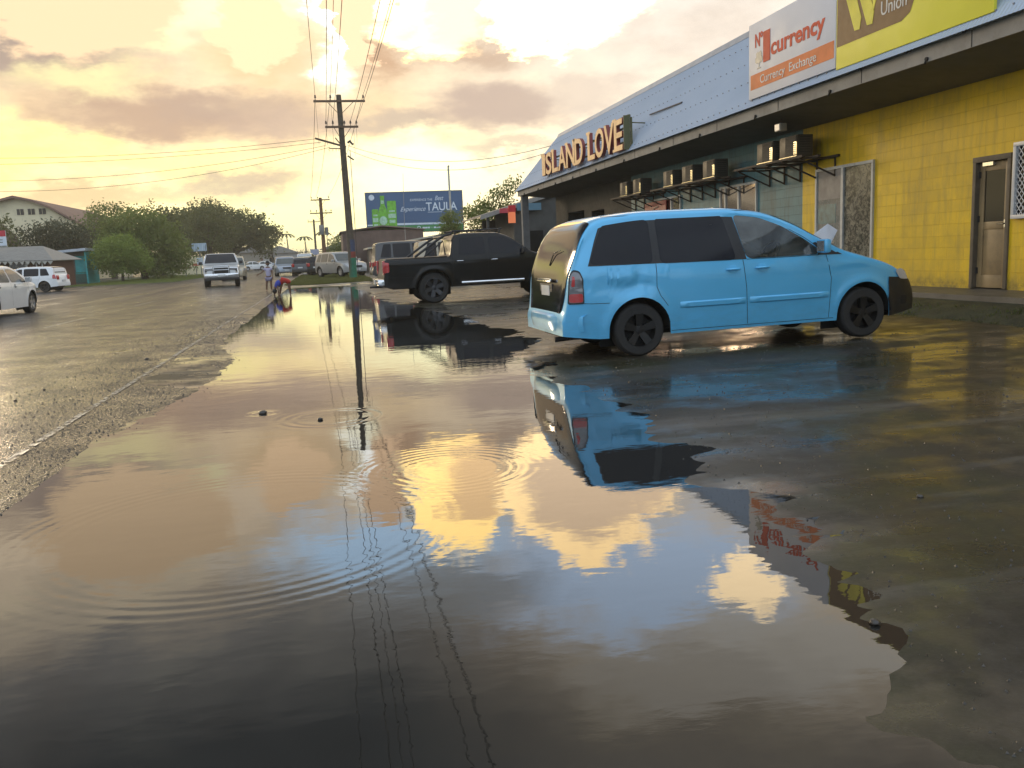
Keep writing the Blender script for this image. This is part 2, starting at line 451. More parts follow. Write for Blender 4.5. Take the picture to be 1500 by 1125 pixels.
def ground_material():
    m, nt, bs = newmat('wet_concrete')
    pos = nt.node('ShaderNodeNewGeometry').outputs['Position']
    sx = nt.node('ShaderNodeSeparateXYZ', i_0=pos)
    big = nt.noise(nt.mapping(pos, (.55, 1.3, 1.), (0, 0, .25)), .75, 6, .6)
    mid = nt.noise(pos, 3.1, 7, .65)
    fine = nt.noise(pos, 55., 5, .7)
    moss = nt.noise(nt.mapping(pos, (1, 1, 1), loc=(9, 3, 1)), .9, 6, .65)
    c = nt.mix(nt.ramp(mid, [(.35, 0.), (.65, 1.)]), (.020, .016, .011), (.045, .036, .025))
    c = nt.mix(nt.ramp(moss, [(.46, 0.), (.62, .75)]), c, (.030, .032, .010))
    c = nt.mix(nt.ramp(fine, [(.4, 0.), (.75, .4)]), c, (.07, .062, .05))
    pale = nt.noise(nt.mapping(pos, (.35, 2.2, 1.), (0, 0, .35), (2, 5, 0)), .8, 6, .6)
    c = nt.mix(nt.ramp(pale, [(.54, 0.), (.66, .4)]), c, (.16, .145, .125))
    nt.l.new(c, bs.inputs['Base Color'])
    # water film: patches of standing film, duller between
    film = nt.ramp(nt.math('ADD', nt.math('MULTIPLY', big, .7), nt.math('MULTIPLY', mid, .3)), [(.45, 0.), (.58, 1.)])
    dry = nt.math('MULTIPLY', nt.smooth(sx.outputs[0], 2.0, 5.), 1.)
    r = nt.node('ShaderNodeMapRange', i_0=film); r.inputs[3].default_value = .48; r.inputs[4].default_value = .20
    nt.l.new(r.outputs[0], bs.inputs['Roughness'])
    bs.inputs['IOR'].default_value = 1.33
    b = nt.bump(fine, .22, .004)
    b = nt.bump(mid, .25, .012, b)
    nt.l.new(b, bs.inputs['Normal'])
    bs.inputs['Coat Weight'].default_value = .0
    fw_ = nt.math('MULTIPLY', film, .6); nt.l.new(fw_, bs.inputs['Coat Weight'])
    bs.inputs['Coat IOR'].default_value = 1.33; bs.inputs['Coat Roughness'].default_value = .09
    return m

def asphalt_material(name='wet_asphalt', lines=True):
    m, nt, bs = newmat(name)
    pos = nt.node('ShaderNodeNewGeometry').outputs['Position']
    big = nt.noise(nt.mapping(pos, (1.1, .12, 1.)), .9, 5, .6)
    mid = nt.noise(pos, 2.6, 6, .6)
    sxy = nt.node('ShaderNodeSeparateXYZ', i_0=pos)
    near = nt.math('SUBTRACT', 1., nt.smooth(nt.math('MULTIPLY', sxy.outputs[0], -1.), 4., 12.))
    pn = nt.math('ADD', nt.math('MULTIPLY', nt.noise(pos, 52., 3, .8), .8), nt.math('MULTIPLY', nt.noise(pos, 1.3, 3), .2))
    pit = nt.math('MULTIPLY', nt.smooth(pn, .495, .53), nt.math('ADD', nt.math('MULTIPLY', near, .85), .15))
    st = nt.node('ShaderNodeTexVoronoi', feature='F1', i_Scale=70.); nt.l.new(pos, st.inputs['Vector'])
    agg = nt.ramp(st.outputs['Distance'], [(.0, 1.), (.55, 0.)])
    c = nt.mix(st.outputs['Color'], (.022, .021, .021), (.062, .059, .056))
    c = nt.mix(nt.ramp(mid, [(.4, 0.), (.7, .6)]), c, (.036, .032, .028))
    c = nt.mix(pit, c, (.07, .06, .045))
    # pits are also coloured paler, painting in some of the wet glitter
    nt.l.new(c, bs.inputs['Base Color'])
    wet = nt.ramp(nt.math('ADD', nt.math('MULTIPLY', big, .75), nt.math('MULTIPLY', mid, .25)), [(.46, 0.), (.60, 1.)])
    r = nt.node('ShaderNodeMapRange', i_0=wet); r.inputs[3].default_value = .46; r.inputs[4].default_value = .27
    nt.l.new(nt.math('MULTIPLY', r.outputs[0], nt.math('SUBTRACT', 1., nt.math('MULTIPLY', pit, .6))), bs.inputs['Roughness'])
    bs.inputs['IOR'].default_value = 1.27; bs.inputs['Specular IOR Level'].default_value = .3
    b = nt.bump(nt.math('SUBTRACT', 1., pit), .6, .012); b = nt.bump(agg, 1., .008, b); b = nt.bump(nt.noise(pos, 150, 3), .5, .004, b)
    nt.l.new(b, bs.inputs['Normal'])
    bs.inputs['Coat Weight'].default_value = 0.
    cw = nt.math('MULTIPLY', wet, nt.math('MULTIPLY', nt.smooth(nt.math('MULTIPLY', sxy.outputs[0], -1.), 2.6, 4.6), .4))
    cw = nt.math('MAXIMUM', cw, pit); nt.l.new(cw, bs.inputs['Coat Weight'])
    bs.inputs['Coat IOR'].default_value = 1.33; bs.inputs['Coat Roughness'].default_value = .14
    cb = nt.bump(agg, .35, .003); nt.l.new(cb, bs.inputs['Coat Normal'])
    return m

def water_material():
    m, nt, bs = newmat('puddle_water')
    pos = nt.node('ShaderNodeNewGeometry').outputs['Position']
    mud = nt.noise(nt.mapping(pos, (.8, .5, 1)), .8, 5, .6)
    nt.l.new(nt.mix(mud, (.013, .013, .012), (.022, .021, .018)), bs.inputs['Base Color'])
    bs.inputs['Roughness'].default_value = .0; bs.inputs['IOR'].default_value = 1.68
    # ripples: slow swell, fine shiver, and rings spreading from where drops and pebbles fell
    sw = nt.noise(nt.mapping(pos, (1.1, 1.8, 1), (0, 0, .3)), 2.0, 3, .5)
    fi = nt.noise(nt.mapping(pos, (.7, 1.5, 1), (0, 0, .2)), 9., 4, .6)
    patch = nt.ramp(nt.noise(pos, .55, 3), [(.38, .15), (.65, 1.)])
    h = nt.math('ADD', nt.math('MULTIPLY', sw, .0013), nt.math('MULTIPLY', nt.math('MULTIPLY', fi, patch), .00042))
    def ring(cx, cy, lam, r0, wdt, amp):
        nonlocal h
        d = nt.node('ShaderNodeVectorMath', operation='DISTANCE'); nt.l.new(pos, d.inputs[0]); d.inputs[1].default_value = (cx, cy, 0)
        dd = d.outputs['Value']
        w = nt.math('SINE', nt.math('MULTIPLY', dd, 2*pi/lam))
        q = nt.math('DIVIDE', nt.math('SUBTRACT', dd, r0), wdt)
        e = nt.math('EXPONENT', nt.math('MULTIPLY', nt.math('MULTIPLY', q, q), -1.))
        h = nt.math('ADD', h, nt.math('MULTIPLY', nt.math('MULTIPLY', w, e), amp))
    ring(-.50, 4.15, .075, .95, .16, .00015)
    ring(-.05, 6.92, .10, .36, .10, .00035)
    ring(-.613, 7.36, .06, .10, .06, .0005)
    ring(.62, 4.9, .065, .42, .2, .00016)
    ring(1.6, 9.5, .09, .5, .3, .0001)
    b = nt.node('ShaderNodeBump'); nt.l.new(h, b.inputs['Height']); b.inputs['Strength'].default_value = 1.; b.inputs['Distance'].default_value = 1.
    nt.l.new(b.outputs[0], bs.inputs['Normal'])
    return m

xs = seq((-70, -16, 6), (-16, -3, 1.5), (-3, 1, .14), (1, 4.2, .05), (4.2, 9.4, .14), (9.4, 14, 1.), (14, 90, 10))
ys = seq((-10, 1, 1.), (1, 6, .05), (6, 18, .11), (18, 46, .35), (46, 80, 3), (80, 420, 20))
v, f_ = grid_mesh(xs, ys, lambda x, y: ground_z(x, y) if x > -2.9 else -.06)
mb = MB(); mb.add(v, f_); o = mb.build('ground', ground_material(), smooth=True); tag(o, kind='structure')
# far ground as one sheet to the horizon
mb = MB(); mb.add([(-1500, -200, -.12), (1500, -200, -.12), (1500, 2500, -.12), (-1500, 2500, -.12)], [(0, 1, 2, 3)])
o = mb.build('terrain', simple('far_ground', (.06, .055, .035), .8, scale=.05)); tag(o, kind='structure')
# lot across the road
mb = MB(); v, f_ = grid_mesh(seq((-70, -11.4, 1.5)), seq((-10, 170, 2.)), lambda x, y: .02+.02*fbm(x, y, .3))
mb.add(v, f_); o = mb.build('dirt_lot', asphalt_material('gravel_lot')); tag(o, kind='structure')
# road: cambered sheet, broken edge on the puddle side
ASPH = asphalt_material()
def road_z(x, y):
    c = .062 - .0016*(x+6.6)**2
    return c + fbm(x, y, .35, 2.)*.005
v, f_ = grid_mesh(seq((-11.6, -3, .8), (-3, -2.13, .12)), seq((-10, 30, .5), (30, 420, 5)), lambda x, y: road_z(x, y) + (0 if x > -2.2 or x < -11.4 else 0))
mb = MB(); mb.add(v, f_)
for row in range(0): pass
o = mb.build('road', ASPH, smooth=True); tag(o, kind='structure')
# shoulder between the painted edge line and the water
def sh_z(x, y):
    l = lerp(SHL, y); zr = road_z(-2.13, y)
    wd = max(.38, l+2.13); t = (x+2.13)/wd; g = zr*(1-t) if t < 1 else -.03*(x-l)
    k = smst(x, -2.13, -1.95)
    return g + .004*(1-min(1, t)) + k*(fbm(x, y, 2.2, 4.)*.0030 + fbm(x, y*1.3, 13., 4.)*.0016 + (fbm(x, y, 1.1, 8.)*.011 if y > 14 else 0))
v, f_ = [], []
ysh = seq((-10, 2, .5), (2, 24, .07), (24, 60, .5)); NX = 22
for y in ysh:
    l = lerp(SHL, y) + .45
    for i in range(NX+1):
        x = -2.13 + (max(l, -2.13+.3)+2.13)*i/NX
        v.append((x, y, sh_z(x, y)))
for j in range(len(ysh)-1):
    for i in range(NX):
        a = j*(NX+1)+i; f_.append((a, a+1, a+NX+2, a+NX+1))
mb = MB(); mb.add(v, f_); o = mb.build('shoulder', ASPH, smooth=True); tag(o, kind='structure')
# puddle
mb = MB(); pts = [(-8, 0)]
yy = seq((-10, 44, .5))
v, f_ = [], []
for y in yy:
    for i in range(13):
        a = lerp(SHL, y)-.05 if y > 15 else lerp(SHL, y)-.35
        a = max(a, -2.14); b = 8.6
        v.append((a+(b-a)*i/12, y, 0))
for j in range(len(yy)-1):
    for i in range(12):
        a = j*13+i; f_.append((a, a+1, a+14, a+13))
mb.add(v, f_); o = mb.build('puddle', water_material()); tag(o, kind='structure')
# worn painted markings
def line_material():
    m, nt, bs = newmat('worn_road_paint')
    pos = nt.node('ShaderNodeNewGeometry').outputs['Position']
    n = nt.noise(pos, 14., 6, .75)
    bs.inputs['Base Color'].default_value = (.34, .32, .28, 1); bs.inputs['Roughness'].default_value = .35
    nt.l.new(nt.ramp(n, [(.46, 0.), (.54, 1.)]), bs.inputs['Alpha'])
    nt.l.new(nt.bump(nt.noise(pos, 90, 4), .5, .005), bs.inputs['Normal'])
    return m
LM = line_material()
mb = MB(); v, f_ = grid_mesh([-2.165, -2.13, -2.105], seq((1, 60, .4)), lambda x, y: (road_z(x, y) if x < -2.12 else sh_z(x, y))+.006)
mb.add(v, f_); o = mb.build('edge_line', LM); tag(o, kind='structure')
mb = MB()
for k in range(-2, 22):
    y0 = k*9+2.; vv, ff = grid_mesh([-6.05, -5.97], seq((y0, y0+3.2, .8)), lambda x, y: road_z(x, y)+.006); mb.add(vv, ff)
o = mb.build('centre_line', LM); tag(o, kind='structure')

# evening haze along the road
mh = bpy.data.materials.new('haze'); mh.use_nodes = True; MATS['haze'] = mh
nh = NT(mh.node_tree); nh.n.clear()
pv = nh.node('ShaderNodeVolumePrincipled'); pv.inputs['Color'].default_value = (1., .93, .78, 1); pv.inputs['Density'].default_value = .0008; pv.inputs['Anisotropy'].default_value = .3
oh = nh.node('ShaderNodeOutputMaterial'); nh.l.new(pv.outputs[0], oh.inputs['Volume'])
tag(MB().box(-1600, 1600, -300, 2600, -1.2, 17).build('haze', mh), kind='stuff')
# ------------------------------------------------------------------ vehicles
GL_DARK = glass('dark_tinted_glass', (.008, .008, .012))
GL_MID = glass('car_glass', (.075, .085, .08), .03)
RUB = simple('tyre_rubber', (.022, .021, .02), .75, bump=.3, bscale=30)
BLK = simple('black_plastic', (.018, .018, .02), .5)
SEAM = simple('panel_gap', (.012, .012, .014), .7)
CHR = simple('chrome', (.75, .75, .76), .14, 1., vary=.03)
ALLOY = simple('alloy_rim', (.42, .42, .43), .32, .8)
ALLOYD = simple('blackened_alloy', (.013, .0125, .0125), .45, .3)
REDL = simple('red_lamp', (.45, .012, .012), .12, coat=1.)
CLRL = simple('clear_lamp', (.5, .5, .52), .15, .0, coat=.6)
PLATE = simple('number_plate', (.6, .6, .58), .4)
INNER = simple('wheel_well', (.012, .012, .012), .9)

def hermite(pts):
    xs = [p[0] for p in pts]; ys = [p[1] for p in pts]; n = len(xs)
    d = [(ys[i+1]-ys[i])/(xs[i+1]-xs[i]) for i in range(n-1)]
    m = [d[0]] + [0 if d[i-1]*d[i] <= 0 else 2*d[i-1]*d[i]/(d[i-1]+d[i]) for i in range(1, n-1)] + [d[-1]]
    def f(x):
        if x <= xs[0]: return ys[0]
        if x >= xs[-1]: return ys[-1]
        for i in range(n-1):
            if x <= xs[i+1]:
                h = xs[i+1]-xs[i]; t = (x-xs[i])/h
                return (2*t**3-3*t*t+1)*ys[i] + (t**3-2*t*t+t)*h*m[i] + (-2*t**3+3*t*t)*ys[i+1] + (t**3-t*t)*h*m[i+1]
    return f

class Shell:
    def __init__(s, P):
        s.P = P; s.prof = hermite(P['prof']); s.L = P['L']
    def plan(s, x):
        P = s.P; h = P['W']
        ra, rt_ = P['rear']; fa, ft = P['front']
        if x < ra: h *= 1-rt_*((ra-x)/ra)**2.4
        if x > s.L-fa: h *= 1-ft*((x-(s.L-fa))/fa)**2.4
        return h
    def W(s, x, z):
        P = s.P; h = s.plan(x); zb = P['belt']
        t = z-zb
        if t > 0: h -= P['tumb']*(t**1.15)
        else: h -= .10*max(0, -t-.28)**1.5
        if t > -.12: h -= .012*smst(t, -.12, 0)
        h += .007*exp(-((z-(zb-.12))/.035)**2)
        for (cx, cz, sx, sz, am) in P.get('dents', ()):
            h -= am*exp(-((x-cx)/sx)**2-((z-cz)/sz)**2)
        for xa in (P['xr'], P['xf']):
            dd = sqrt((x-xa)**2+(z-P['wr'])**2)
            h += .016*exp(-((dd-P['ar']-.02)/.06)**2)
        return h
    def r(s, x): return min(s.P.get('er', .11), .4*(s.prof(x)-s.zb(x)))
    def zb(s, x):
        P = s.P; z = P['zbot']
        e = min(1, min(x, s.L-x)/.5); z += .05*(1-e)
        for xa in (P['xr'], P['xf']):
            d = abs(x-xa)
            if d < P['ar']: z = max(z, P['wr']+sqrt(P['ar']**2-d*d))
        return min(z, s.prof(x)-.06)
    def top(s, x, f, up=.004):
        zt = s.prof(x); r = s.r(x); p = .42; Ws = s.W(x, zt-r)
        c = min(1, abs(f))**(1/p); sn = sqrt(max(0, 1-c*c)) ; sl = (s.prof(x+.02)-s.prof(x-.02))/.04
        return (x, f*Ws, zt-r+r*sn**p + up*sqrt(1+sl*sl))
    def side(s, x, z, sg, off=.004): return (x, sg*(s.W(x, z)+off), z)

def build_wheel(r, w, rimmat, parent, loc, spokes=5, side=1, kind='spoke'):
    mb = MB()
    mb.lathe([(r*.64, -w/2), (r*.9, -w/2), (r*.97, -w*.42), (r, -w*.3), (r, w*.3), (r*.97, w*.42), (r*.9, w/2), (r*.64, w/2), (r*.62, w*.3), (r*.62, -w*.3), (r*.64, -w/2)], 36, 'Y')
    t = mb.build('wheel', RUB, parent, smooth=True); t.location = loc
    mb = MB(); sg = side; y = sg*w*.36
    mb.lathe([(r*.66, sg*w*.49), (r*.62, sg*w*.50), (r*.60, sg*w*.30), (r*.56, sg*w*.12)], 30, 'Y')
    mb.lathe([(r*.17, y+sg*.012), (r*.17, y-sg*.05)], 16, 'Y'); mb.lathe([(0.001, y+sg*.018), (r*.1, y+sg*.018), (r*.17, y+sg*.012)], 16, 'Y')
    for k in range(spokes):
        a = 2*pi*k/spokes+.3
        d = Vector((cos(a), 0, sin(a))); n = Vector((-sin(a), 0, cos(a)))
        h0, h1 = r*.11, r*.155
        if kind == 'steel': h1 = r*.14
        A = [d*r*.13-n*h0, d*r*.13+n*h0, d*r*.61+n*h1, d*r*.61-n*h1]
        vs = [(p.x, y+(.012 if i < 2 else .03)*sg, p.z) for i, p in enumerate(A)] + [(p.x, y-.035*sg, p.z) for p in A]
        mb.add(vs, [(0,1,2,3), (7,6,5,4), (0,4,5,1), (1,5,6,2), (2,6,7,3), (3,7,4,0)])
    for k in range(5):
        a = 2*pi*k/5; mb.lathe([(0.001, y+sg*.022), (.011, y+sg*.022), (.011, y)], 6, 'Y', (cos(a)*r*.12, 0, sin(a)*r*.12))
    mb.build('rim', rimmat, t, smooth=True, sharp=30)
    mb = MB(); mb.lathe([(0.001, y-sg*.06), (r*.6, y-sg*.06)], 24, 'Y'); mb.build('brake_disc', INNER, t)
    return t

def make_car(name, label, cat, P, loc, heading, group=None, detail=True, pitch=0.):
    S = Shell(P); L = P['L']
    root = thing(name, loc, label=label, cat=cat, group=group, rot=(0, -pitch, heading))
    off = P.get('origin', 0.)
    stations = set()
    n = 70 if detail else 36
    for k in range(n+1): stations.add(round(L*k/n, 4))
    for k in range(1, 24 if detail else 8):
        stations.add(round(.75*k/(24 if detail else 8), 4)); stations.add(round(L-.5*k/(24 if detail else 8), 4))
    for p in P['prof']: stations.add(round(p[0], 4))
    for xa in (P['xr'], P['xf']):
        for k in range(17): stations.add(round(xa+P['ar']*cos(pi*k/16), 4))
        stations.add(round(xa-P['ar']-.004, 4)); stations.add(round(xa+P['ar']+.004, 4))
    st = sorted(x for x in stations if 0 <= x <= L)
    nu, nv = (14, 11) if detail else (7, 6)
    vs = []; ring = 2*(nu+nv)+1
    for x in st:
        zb = S.zb(x); zt = S.prof(x); r = S.r(x); p = .42
        half = []
        for i in range(nu):
            z = zb+(zt-r-zb)*i/nu; half.append((S.W(x, z), z))
        Ws = S.W(x, zt-r)
        for j in range(nv+1):
            th = (pi/2)*j/nv
            half.append((Ws*(max(0, cos(th))**p if j < nv else 0), zt-r+r*(sin(th)**p if j else 0)))
        sec = [(x, -y, z) for y, z in half] + [(x, y, z) for y, z in reversed(half[:-1])]
        vs += sec; ring = len(sec)
    fs = []
    for i in range(len(st)-1):
        for k in range(ring-1): fs.append((i*ring+k, i*ring+k+1, (i+1)*ring+k+1, (i+1)*ring+k))
    fs.append(tuple(range(ring))); m = (len(st)-1)*ring; fs.append(tuple(m+k for k in reversed(range(ring))))
    me = bpy.data.meshes.new('body'); me.from_pydata(vs, [], fs); me.update()
    bm = bmesh.new(); bm.from_mesh(me); bmesh.ops.remove_doubles(bm, verts=bm.verts, dist=.0005)
    bmesh.ops.recalc_face_normals(bm, faces=bm.faces)
    # unpainted bumpers split off the shell
    # real openings where the glass is clear
    for poly in P.get('openings', ()):
        rp = rounded(poly, .07); X0, X1 = min(p[0] for p in rp), max(p[0] for p in rp); Z0, Z1 = min(p[1] for p in rp), max(p[1] for p in rp)
        def inbox(c): return X0-.06 < c.x < X1+.06 and Z0-.06 < c.z < Z1+.06 and abs(c.y) > .45
        for (p, q) in zip(rp, rp[1:]+rp[:1]):
            if math.hypot(q[0]-p[0], q[1]-p[1]) < 1e-4: continue
            fs_ = [f for f in bm.faces if inbox(f.calc_center_median())]
            gm = set(fs_); [gm.update(f.edges) for f in fs_]; [gm.update(f.verts) for f in fs_]
            bmesh.ops.bisect_plane(bm, geom=list(gm), plane_co=(p[0], 0, p[1]), plane_no=(-(q[1]-p[1]), 0, q[0]-p[0]))
        def inside(x, z):
            c = False
            for (p, q) in zip(rp, rp[1:]+rp[:1]):
                if (p[1] > z) != (q[1] > z) and x < (q[0]-p[0])*(z-p[1])/(q[1]-p[1])+p[0]: c = not c
            return c
        bmesh.ops.delete(bm, geom=[f for f in bm.faces if abs(f.calc_center_median().y) > .45 and inside(f.calc_center_median().x, f.calc_center_median().z)], context='FACES')
    parts = []
    for (pn, x0, x1, z1, sl, mt) in P.get('bumpers', ()):
        for co, no in (((x0, 0, 0), (1, 0, 0)), ((x1, 0, 0), (1, 0, 0)), (((x0+x1)/2, 0, z1), (-sl, 0, 1))):
            bmesh.ops.bisect_plane(bm, geom=bm.verts[:]+bm.edges[:]+bm.faces[:], plane_co=co, plane_no=no)
        sel = []
        for f in bm.faces:
            c = f.calc_center_median()
            if x0-.02 <= c.x <= x1+.02 and c.z < z1+sl*(c.x-(x0+x1)/2): sel.append(f)
        b2 = bmesh.new(); mp = {}
        for f in sel:
            b2.faces.new([mp.setdefault(v, b2.verts.new(v.co+v.normal*.010)) if v not in mp else mp[v] for v in f.verts])
        m2 = bpy.data.meshes.new(pn); b2.to_mesh(m2); b2.free(); m2.shade_smooth()
        parts.append((pn, m2, mt))
    bm.to_mesh(me); bm.free(); me.shade_smooth(); me.set_sharp_from_angle(angle=radians(38))
    body = link_mesh('body', me, P['paint'], root)
    if P.get('openings'):
        bi = bmesh.new(); bi.from_mesh(me); bi.normal_update()
        bmesh.ops.delete(bi, geom=[f for f in bi.faces if f.calc_center_median().z < .78 or f.calc_center_median().x > 3.7], context='FACES')
        for v in bi.verts: v.co = v.co - v.normal*.03
        mi = bpy.data.meshes.new('interior_lining'); bi.to_mesh(mi); bi.free(); mi.shade_smooth(); link_mesh('interior_lining', mi, simple('cabin_lining', (.10, .10, .095), .8), root)
    for pn, m2, mt in parts: link_mesh(pn, m2, mt, root)
    # windows (both sides)
    for poly, mt in P['windows']:
        for sg in (-1, 1):
            mapped_poly(rounded(poly, .07), lambda a, b: S.side(a, b, sg, .005), 'side_window', mt, root, .14)
    for poly in P.get('blackout', ()):
        for sg in (-1, 1):
            mapped_poly(poly, lambda a, b: S.side(a, b, sg, .003), 'window_pillar', BLK, root, .14)
    for nm, poly, mt, off_ in P.get('tops', ()):
        mapped_poly(rounded(poly, .05) if nm != 'tonneau' else poly, lambda a, b: S.top(a, b, off_), nm, mt, root, .09)
    if detail:
        for path in P.get('seams', ()):
            for sg in (-1, 1):
                mb = MB(); w = .006
                for (a, b) in zip(path, path[1:]):
                    nseg = max(1, int(math.hypot(b[0]-a[0], b[1]-a[1])/.07))
                    for k in range(nseg):
                        p = [a[i]+(b[i]-a[i])*k/nseg for i in (0, 1)]; q = [a[i]+(b[i]-a[i])*(k+1)/nseg for i in (0, 1)]
                        d = Vector((q[0]-p[0], q[1]-p[1])).normalized()*w/2; nx, nz = -d.y, d.x
                        mb.quad(S.side(p[0]-nx, p[1]-nz, sg, .0025), S.side(p[0]+nx, p[1]+nz, sg, .0025), S.side(q[0]+nx, q[1]+nz, sg, .0025), S.side(q[0]-nx, q[1]-nz, sg, .0025))
                mb.build('door_gap', SEAM, root)
        for (x, z) in P.get('handles', ()):
            for sg in (-1, 1):
                mb = MB(); y = sg*(S.W(x, z)); hw = .09
                mapped_poly(rounded([(x-.05, z-.045), (x+.05, z-.045), (x+.05, z+.05), (x-.05, z+.05)], .045), lambda a, b: S.side(a, b, sg, .004), 'handle_recess', P.get('recess', SEAM), root, .05)
                mb.tube([(x-hw, y+sg*.008, z), (x-hw*.6, y+sg*.03, z), (x+hw*.6, y+sg*.03, z), (x+hw, y+sg*.008, z)], [.008, .014, .014, .008], 8)
                mb.build('door_handle', P.get('handlemat', P['paint']), root, smooth=True)
        for (x0, x1, z, h) in P.get('mould', ()):
            for sg in (-1, 1):
                mb = MB(); N = 14
                for k in range(N+1):
                    x = x0+(x1-x0)*k/N; e = min(1, min(k, N-k)/1.5)*.016+.003
                    mb.v += [S.side(x, z-h/2, sg, .001), S.side(x, z-h*.3, sg, e), S.side(x, z+h*.3, sg, e), S.side(x, z+h/2, sg, .001)]
                    if k:
                        b = (k-1)*4
                        for i in range(3): mb.f.append((b+i, b+i+1, b+i+5, b+i+4))
                mb.build('side_moulding', P['paint'], root, smooth=True)
    for i_, (nm, poly, mt) in enumerate(P.get('side_lamps', ())):
        of_ = P.get('lamp_steps', (.012,)*9)[i_]
        for sg in (-1, 1): mapped_poly(rounded(poly, .03), lambda a, b: S.side(a, b, sg, of_), nm, mt, root, .05)
    for (nm, poly, mt) in P.get('faces', ()):
        # flat end pieces: poly in (y,z), placed at given x via function
        pass
    # end details: boxes (name, x0,x1,y0,y1,z0,z1,mat,bevel)
    for (nm, x0, x1, y0, y1, z0, z1, mt, bv) in P.get('boxes', ()):
        mb = MB(); mb.box(x0, x1, y0, y1, z0, z1); mb.build(nm, mt, root, bevel=bv)
    # underside and wheel wells
    mb = MB(); hw = P['W']-.34
    mb.box(.25, L-.3, -hw, hw, P['zbot']-.02, P['zbot']+.2)
    for xa in (P['xr'], P['xf']):
        for sg in (-1, 1):
            ya, yb = sg*(P['W']-.035), sg*(P['W']-.36); R_ = P['ar']+.005; N = 14
            vv = []
            for k in range(N+1):
                a = pi*k/N; x, z = xa+R_*cos(a), P['wr']+R_*sin(a)
                vv += [(x, ya if z < P['belt'] else ya, z), (x, yb, z)]
            mb.add(vv, [(2*k, 2*k+1, 2*k+3, 2*k+2) for k in range(N)])
            mb.add([(xa+R_*cos(pi*k/N), yb, P['wr']+R_*sin(pi*k/N)) for k in range(N+1)]+[(xa-R_, yb, P['wr']-.2), (xa+R_, yb, P['wr']-.2)], [tuple(range(N+3))])
    mb.build('underbody', INNER, root)
    for xa in (P['xr'], P['xf']):
        for sg in (-1, 1):
            build_wheel(P['wr'], P['ww'], P['rim'], root, (xa, sg*(P['W']-P['ww']/2-.03), P['wr']), P.get('spokes', 5), sg)
    for (x, z) in P.get('mirrors', ()):
        for sg in (-1, 1):
            y = sg*S.W(x, z); mb = MB()
            mb.obox((x-.02, y+sg*.13, z+.07), (.09, .18, .16), Matrix.Identity(3)); mo = mb.build('door_mirror', P.get('mirmat', P['paint']), root, bevel=.03)
            mb = MB(); mb.tube([(x, y-sg*.02, z), (x, y+sg*.06, z+.03)], .022, 6); mb.build('mirror_arm', BLK, mo)
            mb = MB(); mb.box(x-.068, x-.066, min(y+sg*.06, y+sg*.20), max(y+sg*.06, y+sg*.20), z+.01, z+.13); mb.build('mirror_glass', CHR, mo)
    # shift so that the given anchor (rear wheel, near side) is the origin
    ax, ay = P.get('anchor', (L/2, 0))
    for ch in root.children: ch.location = ch.location - Vector((ax, ay, 0))
    return root, S
GL_FRONT = bpy.data.materials.new('front_door_glass'); GL_FRONT.use_nodes = True
_n = NT(GL_FRONT.node_tree); _n.n.clear()
_t = _n.node('ShaderNodeBsdfTransparent', i_Color=(.62, .68, .64)); _g = _n.node('ShaderNodeBsdfGlossy', i_Color=(1, 1, 1), i_Roughness=.03)
_f = _n.node('ShaderNodeFresnel', i_IOR=1.55); _d = _n.node('ShaderNodeBsdfDiffuse', i_Color=(.28, .31, .29))
_tc = _n.node('ShaderNodeTexCoord').outputs['Object']
_m0 = _n.node('ShaderNodeMixShader', i_0=_n.ramp(_n.noise(_tc, 2.2, 6, .6, dist=.8), [(.4, .06), (.62, .30)])); _n.l.new(_t.outputs[0], _m0.inputs[1]); _n.l.new(_d.outputs[0], _m0.inputs[2])
_m = _n.node('ShaderNodeMixShader', i_0=_n.math('MULTIPLY', _f.outputs[0], 1.3, clamp=True)); _n.l.new(_m0.outputs[0], _m.inputs[1]); _n.l.new(_g.outputs[0], _m.inputs[2])
_o = _n.node('ShaderNodeOutputMaterial'); _n.l.new(_m.outputs[0], _o.inputs[0])
SMOKE = simple('smoky_lamp', (.16, .16, .17), .1, .5, coat=1.)
PB = paint('sky_blue_paint', (.11, .50, .84), .2, .05)
PW = paint('white_car_paint', (.80, .80, .79), 0., .02)
PS = paint('silver_car_paint', (.38, .38, .37), .5)
PK = paint('black_car_paint', (.006, .006, .006), .0, .03)
PG = paint('dark_grey_car_paint', (.045, .045, .048), .3, .12)
PBG = paint('beige_car_paint', (.45, .38, .27), .2)
